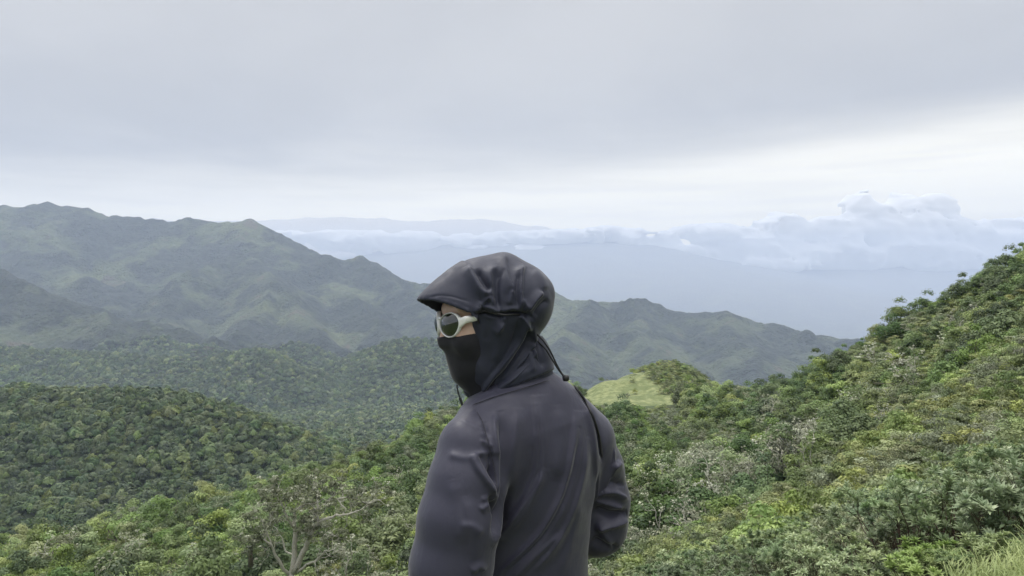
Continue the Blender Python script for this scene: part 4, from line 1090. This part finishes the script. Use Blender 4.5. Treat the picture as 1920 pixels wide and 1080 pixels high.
JF = [ # long drapes of the back, each with one steep side
 ([(936,770),(946,850),(946,930),(926,1010)], -.009, 12, 5, T_),
 ([(968,765),(958,850),(950,930)], .0045, 14, 4, T_),
 ([(1000,742),(1008,830),(1002,888),(972,952),(930,1004)], .0075, 20, 3.5, T_),
 ([(1006,760),(1014,830),(1008,892),(980,955),(945,1005)], -.0045, 3.5, 12, T_),
 ([(1018,876),(985,940),(950,985),(922,1024)], .007, 14, 3.5, T_),
 ([(1078,770),(1070,850),(1050,930),(1010,1000),(960,1050),(925,1085)], .0085, 22, 3.5, T_),
 ([(1085,800),(1077,870),(1057,940),(1018,1008),(965,1060),(935,1090)], -.0060, 3.5, 9, T_),
 ([(1098,820),(1088,900),(1068,965),(1036,1025),(990,1080)], .0060, 12, 3.5, T_),
 ([(1050,995),(1000,1042),(955,1090)], .0045, 10, 4, T_),
 ([(1045,760),(1050,840),(1040,900)], .004, 16, 12, T_),
 ([(1090,940),(1070,1010),(1045,1080)], .0035, 14, 6, T_),
 # crook of the left arm: tucks running down into the armpit
 ([(910,790),(914,825),(924,868),(934,915)], -.011, 3.5, 9), ([(924,778),(926,815),(934,862)], .0065, 7, 3),
 ([(906,802),(916,822),(926,856)], .0075, 3, 8), ([(883,853),(890,876),(908,902),(932,932)], .010, 16, 2.6), ([(895,850),(908,872),(924,898)], -.007, 8, 4),
 ([(884,856),(900,850),(920,846)], .0045, 3, 9), ([(900,826),(912,828),(922,840)], .004, 3, 6), ([(922,870),(930,895),(934,930)], -.008, 4, 5),
 ([(918,928),(926,944),(931,966)], -.012, 4, 6), ([(900,936),(918,933),(930,940)], .005, 3, 5), ([(930,935),(934,960),(928,1005)], -.012, 5, 6),
 ([(898,956),(916,943)], .006, 4, 9), ([(908,1072),(898,1062),(884,1074)], .006, 4, 9), ([(905,1000),(885,985),(862,984)], .0035, 10, 6),
 ([(838,852),(872,860),(902,856)], .0035, 9, 7), ([(846,900),(860,950),(866,1020)], .0035, 22, 12), ([(872,930),(888,1000),(886,1060)], .004, 20, 8),
 # shoulder seam on the right with the open vent beside it
 ([(1088,736),(1108,770),(1122,812),(1128,865)], -.012, 4, 3.5), ([(1082,740),(1101,780),(1112,830),(1115,900),(1109,980)], .005, 12, 3, T_),
 # far sleeve: cross creases with hard lower lips
 ([(1118,893),(1140,880),(1164,864)], .012, 3, 12, S_R), ([(1112,915),(1145,904),(1172,912)], -.010, 9, 5, S_R), ([(1108,922),(1150,918),(1178,938)], .011, 3, 9, S_R),
 ([(1112,952),(1145,964),(1176,962)], -.016, 7, 10, S_R), ([(1110,936),(1140,946),(1172,958)], .008, 6, 3, S_R), ([(1115,992),(1150,984),(1178,972)], .014, 9, 5, S_R),
 ([(1112,1008),(1135,1022),(1160,1026)], -.012, 5, 9, S_R), ([(1112,872),(1135,850),(1152,842)], .007, 3, 8, S_R), ([(1122,985),(1138,1015),(1152,1034)], .007, 8, 3, S_R),
 ([(1130,830),(1145,850),(1150,880)], .006, 6, 6, S_R),
 # seams: yoke and shoulder
 ([(880,764),(930,744),(985,729),(1030,713)], .0030, 3, 5), ([(862,786),(900,806),(912,800)], .0012, 3, 3),
]
JF = [(a[0], a[1]*(1.45 if len(a) > 4 and a[4] is T_ else 1.15))+tuple(a[2:]) for a in JF]
P = fold(P, N, JF); 
P = relax(P, Fq, 1, .15)
jacket = put('jacket', P, Fq, MAT['jacket'], person)
def on_surface(P, pts, lift=.0005, n=6, dmax=9.):
    """points lying on a garment along a line given in photograph pixels"""
    px = 960+F*P[:, 0]/P[:, 1]; py = 540-F*P[:, 2]/P[:, 1]; pts = np.array(pts, float); t = np.linspace(0, len(pts)-1, (len(pts)-1)*n+1)
    out = []
    for q in np.c_[np.interp(t, range(len(pts)), pts[:, 0]), np.interp(t, range(len(pts)), pts[:, 1])]:
        d = (px-q[0])**2+(py-q[1])**2; i = np.nonzero(d < 16)[0]
        if not len(i): continue
        out.append(W(q[0], q[1], P[i, 1].min()-lift))
    out = np.array(out)
    for _ in range(3): out[1:-1] = .5*out[1:-1]+.25*(out[:-2]+out[2:])
    return out
def line_on(name, P, pts, r, mat):
    Q = on_surface(P, pts); rr = np.full(len(Q), r); rr[0] = rr[-1] = r*.3
    V, Fc = tube(Q, rr, 6); return mesh_np(name, V-parent_loc, Fc, mat, person)
JP = P
line_on('dark_line', JP, [(1076,722),(1098,752),(1114,785),(1124,820),(1129,858)], .0030, MAT['cord'])  # thin dark line down the right shoulder
line_on('seam', JP, [(884,760),(930,743),(985,727),(1032,712)], .0008, MAT['mask'])
line_on('seam', JP, [(893,770),(905,790),(914,825),(926,872),(933,920)], .0006, MAT['mask'])

# ---- hood --------------------------------------------------------------------
def peak(f, l): return .127-(f-.05)*.55-(np.maximum(f-.05, 0)/.105)**3*.020-(l/.085)**2*.110+.10*l
def build_hood():
    s = SDF((-.24, 1.53, -.31), (.11, 2.00, .10), .0027)
    # crown of the hood
    s.ell(w(930, 572, 1.81), (.106, .108, .108), None, .03); s.ell(w(975, 566, 1.82), (.068, .095, .084), None, .03)
    s.cone(w(945, 500, 1.80), w(945, 490, 1.85), .018, .014, .05); s.ell(w(893, 548, 1.80), (.070, .085, .072), None, .03); s.cone(H(.03, 0, .085), H(.065, 0, .088), .030, .020, .03)
    # back bulge that overhangs the cinch
    s.ell(w(990, 560, 1.81), (.052, .085, .062), None, .03); s.cone(w(1013, 548, 1.80), w(1003, 580, 1.80), .026, .012, .02)
    # the stiff peak over the brow
    sl, G = s.box(H(.09, 0, .05), H(.09, 0, .05), .14)
    f = sum((G[i]-hc[i])*hf[i] for i in range(3)); l = sum((G[i]-hc[i])*hl[i] for i in range(3)); u = sum((G[i]-hc[i])*hu[i] for i in range(3))
    edge = .149-(l/.085)**2*.093; gr = np.sqrt(1+.4+(2*.11*l/.085**2)**2)
    sh = np.maximum(np.abs(u-peak(f, l))/gr-.0042, (f-edge)*.8); sh = np.maximum(sh, -f+.046); sh = np.maximum(sh, np.abs(l)-.100)
    s.join(sl, sh, .010)
    # the rolled edge of the peak
    q = np.linspace(-.080, .080, 15); fe = .149-(q/.085)**2*.093; E_ = [H(a-.002, b, peak(a, b)-.001) for a, b in zip(fe, q)]
    for a, b in zip(E_[:-1], E_[1:]): s.cone(a, b, .0042, .0042, .003)
    # lower part: from the cinch to the chin and round the neck
    s.chain([(w(925, 615, 1.80), .082), (w(935, 660, 1.81), .072), (w(950, 705, 1.82), .070), (w(968, 742, 1.83), .078)], .012)
    s.chain([(w(915, 625, 1.79), .058), (w(905, 690, 1.785), .046), (w(888, 728, 1.79), .024)], .02)
    s.chain([(w(950, 630, 1.82), .062), (w(975, 690, 1.83), .062), (w(988, 720, 1.84), .066)], .02)
    # face opening
    sl, G = s.box(hc, hc, .26)
    f = sum((G[i]-hc[i])*hf[i] for i in range(3)); l = sum((G[i]-hc[i])*hl[i] for i in range(3)); u = sum((G[i]-hc[i])*hu[i] for i in range(3))
    gr = np.sqrt(1+.4+(2*.11*l/.085**2)**2)
    cav = np.maximum(.050-f, (np.sqrt(((u+.030)/.122)**2+(l/.096)**2)-1)*.09); cav = np.maximum(cav, (u-peak(f, l))/gr+.0042)
    s.join(sl, cav, .003, 's')
    P, Fq = s.mesh(); P = relax(P, Fq, 2, .5); return P, Fq
P, Fq = build_hood(); N = normals(P, Fq)
HF = [
 # the elastic line and the gathers above it
 ([(888,592),(905,583),(935,591),(965,585),(985,590),(1003,598)], -.011, 4, 4),
 ([(893,588),(897,575),(903,566)], .007, 4, 3), ([(905,572),(925,578),(940,588)], .008, 3, 6), ([(903,588),(918,583),(932,586)], .006, 3, 4), ([(940,588),(955,580),(976,582)], .006, 6, 3),
 ([(880,497),(888,515),(902,542),(922,556)], .010, 3, 12), ([(893,505),(905,528),(920,548)], -.009, 6, 6), ([(896,582),(908,566),(924,555)], .008, 3, 7), ([(924,552),(918,566),(905,578)], -.006, 3, 7),
 ([(934,500),(920,513),(921,545),(928,580)], .008, 3, 12), ([(945,508),(934,520),(932,550),(936,580)], -.007, 4, 8),
 ([(985,498),(978,512),(977,548),(978,584)], .011, 2.8, 12), ([(972,512),(968,545),(970,580)], -.008, 6, 4),
 ([(947,474),(948,500),(955,530),(965,548)], .006, 3, 14), ([(1018,548),(1004,562),(990,584)], .010, 3, 8), ([(1028,560),(1012,576),(1000,594)], -.006, 5, 5),
 ([(965,546),(958,550),(952,572)], .005, 7, 3), ([(1000,505),(1015,525),(1022,545)], .003, 10, 6), ([(980,560),(988,575),(982,586)], .006, 3, 5),
 # cloth pulled diagonally from the nape to the chin
 ([(990,592),(975,635),(945,680),(915,715),(892,748)], .010, 9, 3), ([(996,604),(985,645),(953,692),(922,724),(903,750)], -.009, 3, 5),
 ([(1002,612),(994,655),(965,697),(932,726)], .010, 8, 3), ([(1004,640),(988,674),(957,705),(925,730)], -.009, 3, 5), ([(1004,650),(990,684),(955,716),(915,742)], .006, 6, 3),
 ([(972,596),(964,640),(940,682),(908,722)], -.005, 10, 5), ([(940,600),(936,640),(925,680)], .0035, 10, 5), ([(975,588),(985,602),(996,622)], .008, 4, 4),
 ([(948,588),(944,606),(930,628)], .007, 3, 8), ([(937,588),(940,600),(945,606)], -.006, 4, 4), ([(1000,636),(1008,655),(1018,680)], -.006, 3, 5), ([(990,640),(998,662),(1010,685)], .006, 4, 3),
 ([(908,600),(902,650),(895,700)], .003, 12, 6), ([(918,596),(912,640)], -.0025, 8, 8),
 ([(884,567),(850,556),(820,553),(800,560)], -.0016, 1.8, 1.8),
]
HF = [(a[0], a[1]*1.3)+tuple(a[2:]) for a in HF]
P = fold(P, N, HF); P = relax(P, Fq, 1, .1)
hood = put('hood', P, Fq, MAT['hood'], person)
# ---- collar
def build_collar():
    s = SDF((-.16, 1.62, -.32), (.16, 2.06, -.10), .0034)
    s.chain([(w(965, 722, 1.83), .092), (w(972, 700, 1.83), .080), (w(978, 668, 1.83), .066)], .02)
    sl, G = s.box((-1, 1, -1), (1, 3, 1), 0)
    # cut along the slanting neckline seam and a little above
    px_ = 960+F*G[0]/G[1]; py_ = 540-F*G[2]/G[1]
    seam = 757-(px_-880)*.40; s.F = np.maximum(s.F, (py_-seam)*.0011); s.F = np.maximum(s.F, (632-py_+(1000-px_)*.3)*.0011)
    P, Fq = s.mesh(); return relax(P, Fq, 2, .5), Fq
P, Fq = build_collar(); N = normals(P, Fq)
P = fold(P, N, [([(1003,640),(1008,665),(1020,690)], -.006, 5, 5), ([(990,650),(996,675),(1002,700)], .006, 5, 5), ([(985,672),(950,700),(915,735)], -.006, 5, 5), ([(1000,690),(960,712),(915,745)], .004, 6, 6)])
put('collar', P, Fq, MAT['hood'], person)
# ---- mask
def build_mask():
    s = SDF((-.26, 1.60, -.30), (.02, 1.95, .02), .003)
    M_ = [hf, hl, hu]
    def E(c, r, k=.02, mode='u'):
        sl, G = s.box(c, c, max(r)+k*1.5+.012)
        X = [(G[0]-c[0])*a[0]+(G[1]-c[1])*a[1]+(G[2]-c[2])*a[2] for a in M_]
        q = np.sqrt((X[0]/r[0])**2+(X[1]/r[1])**2+(X[2]/r[2])**2); g = np.sqrt((X[0]/r[0]**2)**2+(X[1]/r[1]**2)**2+(X[2]/r[2]**2)**2)+1e-9
        s.join(sl, q*(q-1)/g, k, mode)
    E(H(.034, 0, -.050), (.054, .064, .062), .02); E(H(.040, 0, -.098), (.038, .046, .034), .03); s.cone(H(.096, 0, -.028), H(.096, 0, -.044), .0165, .014, .015); s.cone(H(.084, .012, -.042), H(.084, -.012, -.042), .019, .019, .012)
    for q in (-1, 1): E(H(.056, q*.040, -.040), (.032, .026, .030), .02)
    E(H(.066, 0, -.072), (.022, .026, .020), .02)
    s.cone(H(.035, 0, -.115), H(.020, .01, -.150), .040, .030, .03); s.cone(H(.0, 0, -.07), H(-.01, 0, -.13), .055, .05, .03)
    sl, G = s.box((-1, 1, -1), (1, 3, 1), 0); u = sum((G[i]-hc[i])*hu[i] for i in range(3)); f = sum((G[i]-hc[i])*hf[i] for i in range(3))
    l = sum((G[i]-hc[i])*hl[i] for i in range(3))
    s.F = np.maximum(s.F, u-(-.031+.17*np.abs(l)))
    P, Fq = s.mesh(); return relax(P, Fq, 2, .5), Fq
P, Fq = build_mask(); put('mask', P, Fq, MAT['mask'], person)
# ---- sunglasses, cords, trousers, boots ---------------------------------------
glasses = empty('sunglasses', (0, 0, 0)); glasses.parent = person
def gput(name, v, f, mat, parent, smooth=True): return mesh_np(name, np.asarray(v)-parent_loc, f, mat, parent, smooth)
def lens_geo(q):
    """near (q=1) and far (q=-1) lens: oval rim, domed lens, facing outwards with the wrap of the frame"""
    c = H(.094, q*.0365, -.003); wrap = math.radians(26)*q
    nrm = hf*math.cos(wrap)+hl*math.sin(wrap); sd = -hf*math.sin(wrap)+hl*math.cos(wrap); upv = hu
    n = 36; a = np.arange(n)*2*np.pi/n; rx, ry = .0286, .0252
    # a slightly teardrop oval, its upper outer corner pulled towards the temple
    rad = 1+.05*np.cos(2*(a-.5*q))+.05*np.cos(3*(a-.9*q)) ; ex = np.cos(a)*rx*rad; ey = np.sin(a)*ry*rad
    ring = lambda k, dz: c+np.outer(ex*k, sd)+np.outer(ey*k, upv)+nrm*(dz-.012*((ex*k/rx)**2)*.35)[:, None]*1.0
    prof = [(1.00, .002), (1.015, .0040), (1.05, .0045), (1.09, .0030), (1.10, -.002), (1.06, -.006), (1.00, -.004)]
    R = [ring(k, dz) for k, dz in prof]; V = np.vstack(R); m = len(R); Fc = []
    for i in range(m):
        for j in range(n): Fc.append((i*n+j, ((i+1) % m)*n+j, ((i+1) % m)*n+(j+1) % n, i*n+(j+1) % n))
    LV = np.vstack([ring(k, .0020+.0085*(1-k*k)) for k in (1.01, .8, .6, .4, .2, .02)]); LF = []
    for i in range(5):
        for j in range(n): LF.append((i*n+j, (i+1)*n+j, (i+1)*n+(j+1) % n, i*n+(j+1) % n))
    return V, np.array(Fc), LV, np.array(LF), c, sd, nrm
for q in (1, -1):
    V, Fc, LV, LF, c, sd, nrm = lens_geo(q)
    if q == -1: Fc = Fc[:, ::-1]; LF = LF[:, ::-1]
    rim = gput('rim', V, Fc, MAT['frame'], glasses); gput('lens', LV, LF, MAT['lens'], glasses)
    # temple: a broad side arm that narrows backwards
    s0 = c+sd*.030*q+hu*.006 if q == 1 else c+sd*(-.030)+hu*.006
    sdir = hl*q
    p = [c+sd*q*.0310+hu*.004-nrm*.002, H(.070, q*.078, .008), H(.035, q*.074, .010), H(-.005, q*.068, .009), H(-.025, q*.066, -.004)]
    hw = [.0120, .0090, .0060, .004, .003]; TV = []
    for k, (pp, h_) in enumerate(zip(p, hw)):
        t_ = (p[min(k+1, 4)]-p[max(k-1, 0)]); t_ /= np.linalg.norm(t_); o_ = np.cross(t_, hu); o_ /= np.linalg.norm(o_)
        if o_@hl*q < 0: o_ = -o_
        TV += [pp+hu*h_-o_*.0015, pp+hu*h_*.6+o_*.002, pp-hu*h_*.6+o_*.002, pp-hu*h_-o_*.0015]
    TF = [(k*4+j, k*4+(j+1) % 4, (k+1)*4+(j+1) % 4, (k+1)*4+j) for k in range(4) for j in range(4)]+[(0, 1, 2, 3), (16, 17, 18, 19)]
    o = gput('temple', TV, TF, MAT['temple'], glasses, False); bv = o.modifiers.new('bevel', 'BEVEL'); bv.width = .0015; bv.segments = 2
V, Fc = tube([H(.094, .012, .006), H(.1035, .004, .010), H(.1035, -.004, .010), H(.094, -.012, .006)], [.0032]*4, 8); gput('bridge', V, Fc, MAT['frame'], glasses)

def smooth_path(pts, n=8):
    pts = np.array(pts, float); t = np.arange(len(pts)); tt = np.linspace(0, len(pts)-1, (len(pts)-1)*n+1)
    Q = np.stack([np.interp(tt, t, pts[:, k]) for k in range(3)], 1)
    for _ in range(n): Q[1:-1] = .5*Q[1:-1]+.25*(Q[:-2]+Q[2:])
    return Q
def cord(name, pts, r, mat=None):
    Q = smooth_path(pts); V, Fc = tube(Q, [r]*len(Q), 7); return gput(name, V, Fc, mat or MAT['cord'], person)
cord('cord', [w(1000,617,1.775), w(1004,624,1.765), w(1018,638,1.765), w(1032,658,1.77), w(1042,680,1.775), w(1052,699,1.775), w(1060,708,1.77)], .0019)
cord('cord', [w(1001,622,1.79), w(1008,640,1.79), w(1022,652,1.785), w(1034,672,1.785), w(1045,690,1.78), w(1057,706,1.775)], .0019)
cord('cord', [w(893,583,1.715), w(896,600,1.71), w(898,606,1.712)], .0016)
tp = w(1061, 709, 1.768)
V, Fc = tube([tp+UP*.007, tp+UP*.0065, tp+UP*.003, tp-UP*.003, tp-UP*.0065, tp-UP*.007], [.002, .0055, .0078, .0078, .0055, .002], 12); gput('toggle', V, Fc, MAT['toggle'], person)
cord('cord', [w(857,722,1.775), w(858,732,1.77), w(861,742,1.768), w(863,750,1.767)], .0017)
cord('cord_tip', [w(862,746,1.767), w(865,753,1.766), w(867,760,1.765)], .0030, MAT['toggle'])
# dark elastic showing at the cinch, and its hem tape
cord('elastic', [w(890,592,1.705), w(903,582,1.703), w(920,586,1.70), w(945,591,1.70), w(968,589,1.71), w(985,593,1.73), w(998,603,1.76)], .0022)

def build_trousers():
    s = SDF((-.25, 1.62, -EYE+.03), (.34, 2.12, -.78), .0075)
    s.cone(waist-UP*.02, hips, .118, .128, .04, sq=(bl, 1.3))
    for q in (-1, 1):
        hp = hips+bl*q*.09-UP*.03; kn = hp+bf*.03+bl*q*.015-UP*.40; an = kn-bf*.03-UP*.40; an[2] = -EYE+.12
        s.chain([(hp, .104), (kn, .076), (an, .066)], .03)
    P, Fq = s.mesh(); return relax(P, Fq, 2, .5), Fq
P, Fq = build_trousers(); put('trousers', P, Fq, MAT['trousers'], person)
for q in (-1, 1):
    hp = hips+bl*q*.09-UP*.03; an = hp+bl*q*.015-UP*.80; an[2] = -EYE+.085
    s = SDF(an-np.array([.2, .2, .1]), an+np.array([.2, .26, .16]), .006)
    s.cone(an+UP*.07, an-UP*.01, .056, .050, .02); s.cone(an-UP*.03-bf*.03, an+bf*.145-UP*.045, .046, .036, .02, sq=(bl, 1.1))
    sl, G = s.box((-9, -9, -9), (9, 9, 9), 0); s.F = np.maximum(s.F, (-EYE+.016)-G[2])
    P, Fq = s.mesh(); b_ = put('boot', relax(P, Fq, 1, .5), Fq, MAT['boot'], person)
    s = SDF(an-np.array([.2, .2, .1]), an+np.array([.2, .26, .05]), .006)
    s.cone(an*[1, 1, 0]+UP*(-EYE+.03)-bf*.04, an*[1, 1, 0]+UP*(-EYE+.03)+bf*.150, .052, .046, .02); s.F = np.maximum(s.F, G[2][:, :, :s.F.shape[2]]-(-EYE+.022)) if False else s.F
    sl, G = s.box((-9, -9, -9), (9, 9, 9), 0); s.F = np.maximum(np.maximum(s.F, G[2]-(-EYE+.020)), (-EYE-.004)-G[2])
    P, Fq = s.mesh(); o = mesh_np('sole', P-parent_loc, Fq, MAT['sole'], b_)
# ------------------------------------------------------------------ clouds lying on the far ranges, beyond the haze
def cloud_mat():
    m = bpy.data.materials.new('cloud'); m.use_nodes = True; t = NT(m.node_tree); t.n.clear()
    out = t.new('ShaderNodeOutputMaterial'); d = t.new('ShaderNodeBsdfDiffuse'); d.inputs[0].default_value = (.97, .97, .97, 1)
    tr = t.new('ShaderNodeBsdfTranslucent'); tr.inputs[0].default_value = (.97, .97, .97, 1)
    mx = t.new('ShaderNodeMixShader'); mx.inputs[0].default_value = .4; t.l.new(d.outputs[0], mx.inputs[1]); t.l.new(tr.outputs[0], mx.inputs[2])
    t.l.new(mx.outputs[0], out.inputs[0]); return m
MAT['cloud'] = cloud_mat()
def cloud(name, blobs, D, h, base_y, seed, label, amp=1.0, wob=420.0):
    """blobs: (px, py, radius x px, radius y px, depth offset m); flat base at base_y"""
    B = []
    for px, py, rx, ry, dd in blobs:
        d = D+dd; c = W(px, py, d); B.append((c, rx/F*d, ry/F*d))
    lo = np.array([min(b[0][i]-max(b[1], b[2]) for b in B) for i in range(3)])-250; hi = np.array([max(b[0][i]+max(b[1], b[2]) for b in B) for i in range(3)])+250
    lo[1] = D-900; hi[1] = D+1100; zb = W(960, base_y or 540, D)[2]
    lo[2] = min(zb-120, lo[2]) if base_y else lo[2]
    g = [np.arange(lo[0], hi[0], h), np.arange(lo[1], hi[1], h*2.0), np.arange(lo[2], hi[2], h*.6)]
    G = np.meshgrid(*g, indexing='ij'); Fd = np.full(G[0].shape, 900.0, np.float32)
    for c, rx, rz in B:
        ry = min(rx, 520); q = np.sqrt(((G[0]-c[0])/rx)**2+((G[1]-c[1])/ry)**2+((G[2]-c[2])/rz)**2); d = (q-1)*min(rx, rz)
        k = 60; hh = np.clip(.5+.5*(Fd-d)/k, 0, 1); Fd = Fd*(1-hh)+d*hh-k*hh*(1-hh)
    n = 1-2*np.abs(vnoise3(G[0]/wob+seed, G[1]/wob, G[2]/wob*1.3)); n2 = 1-2*np.abs(vnoise3(G[0]/wob*2.3, G[1]/wob*2.3+seed, G[2]/wob*2.6)); n3 = vnoise3(G[0]/wob*5.1, G[1]/wob*5, G[2]/wob*6+seed)
    Fd = Fd-amp*(185*vnoise3(G[0]/wob+seed, G[1]/wob, G[2]/wob*1.3)+95*(n-.4)+46*(n2-.4)+14*n3)
    if base_y: Fd = np.maximum(Fd, (zb+18*vnoise3(G[0]/300, G[1]/300, G[2]*0)-G[2]))
    Fd[0] = Fd[-1] = 50; Fd[:, 0] = Fd[:, -1] = 50; Fd[:, :, 0] = Fd[:, :, -1] = 50
    P, Fq = surface_nets(Fd, np.zeros(3), 1.0); P = P*np.array([h, h*2.0, h*.6])+lo
    P = relax(P, Fq, 2, .5); o = mesh_np(name, P, Fq, MAT['cloud']); o['kind'] = 'stuff'; o['label'] = label
    return o
cloud('cloud_bank', [(1180,452,75,18,0),(1130,440,50,12,100),(1250,470,85,24,0),(1330,440,70,16,200),(1310,480,90,26,0),(1400,470,90,34,0),(1462,425,42,26,200),(1500,465,90,40,0),(1560,440,70,30,100),
   (1625,395,48,34,250),(1680,400,60,36,300),(1745,395,42,30,300),(1640,440,90,44,100),(1730,440,90,44,100),(1560,480,110,32,-100),(1700,480,130,34,-100),(1850,450,110,36,200),(1830,485,130,28,0),(1960,450,120,40,200),(2080,460,120,50,200),
   (1400,500,150,14,-200),(1290,500,60,10,-200)], 17300, 62, 515, 3, 'bank of white cumulus with a flat base resting over the far valley')
cloud('cloud', [(640,450,90,16,0),(720,456,120,22,0),(800,460,110,22,0),(540,444,80,10,0),(880,458,90,17,0),(980,448,90,12,100),(1060,444,70,12,100)], 17200, 44, None, 8, 'long low band of white cloud lying under the far blue ridge', .55, 360)
cloud('cloud', [(960,470,70,11,0),(1010,472,45,8,0),(900,468,40,8,0)], 17100, 34, None, 5, 'small lens-shaped white cloud just above and behind the hood', .28, 260)
cloud('cloud', [(1183,488,9,13,0),(1200,478,12,10,0)], 17100, 24, None, 5, 'tiny wisp of cloud hanging below the left end of the bank', .15, 160)
def build_haze():
    x, y0, y1, z0, z1 = 16500, -3000, 16000, -760, 1000
    v = [(-x,y0,z0),(x,y0,z0),(x,y1,z0),(-x,y1,z0),(-x,y0,z1),(x,y0,z1),(x,y1,z1),(-x,y1,z1)]
    f = [(0,3,2,1),(4,5,6,7),(0,1,5,4),(1,2,6,5),(2,3,7,6),(3,0,4,7)]
    m = bpy.data.materials.new('haze'); m.use_nodes = True; t = NT(m.node_tree); t.n.clear()
    out = t.new('ShaderNodeOutputMaterial'); pv = t.new('ShaderNodeVolumePrincipled')
    pv.inputs['Color'].default_value = (*HAZE_COL, 1); pv.inputs['Density'].default_value = HAZE_DENS
    pv.inputs['Anisotropy'].default_value = 0.0
    t.l.new(pv.outputs[0], out.inputs['Volume'])
    o = mesh_np('haze', v, f, m, smooth=False); o['kind'] = 'stuff'
HAZE_COL, HAZE_DENS = (.655, .772, 1.0), 1.08e-4
build_haze()
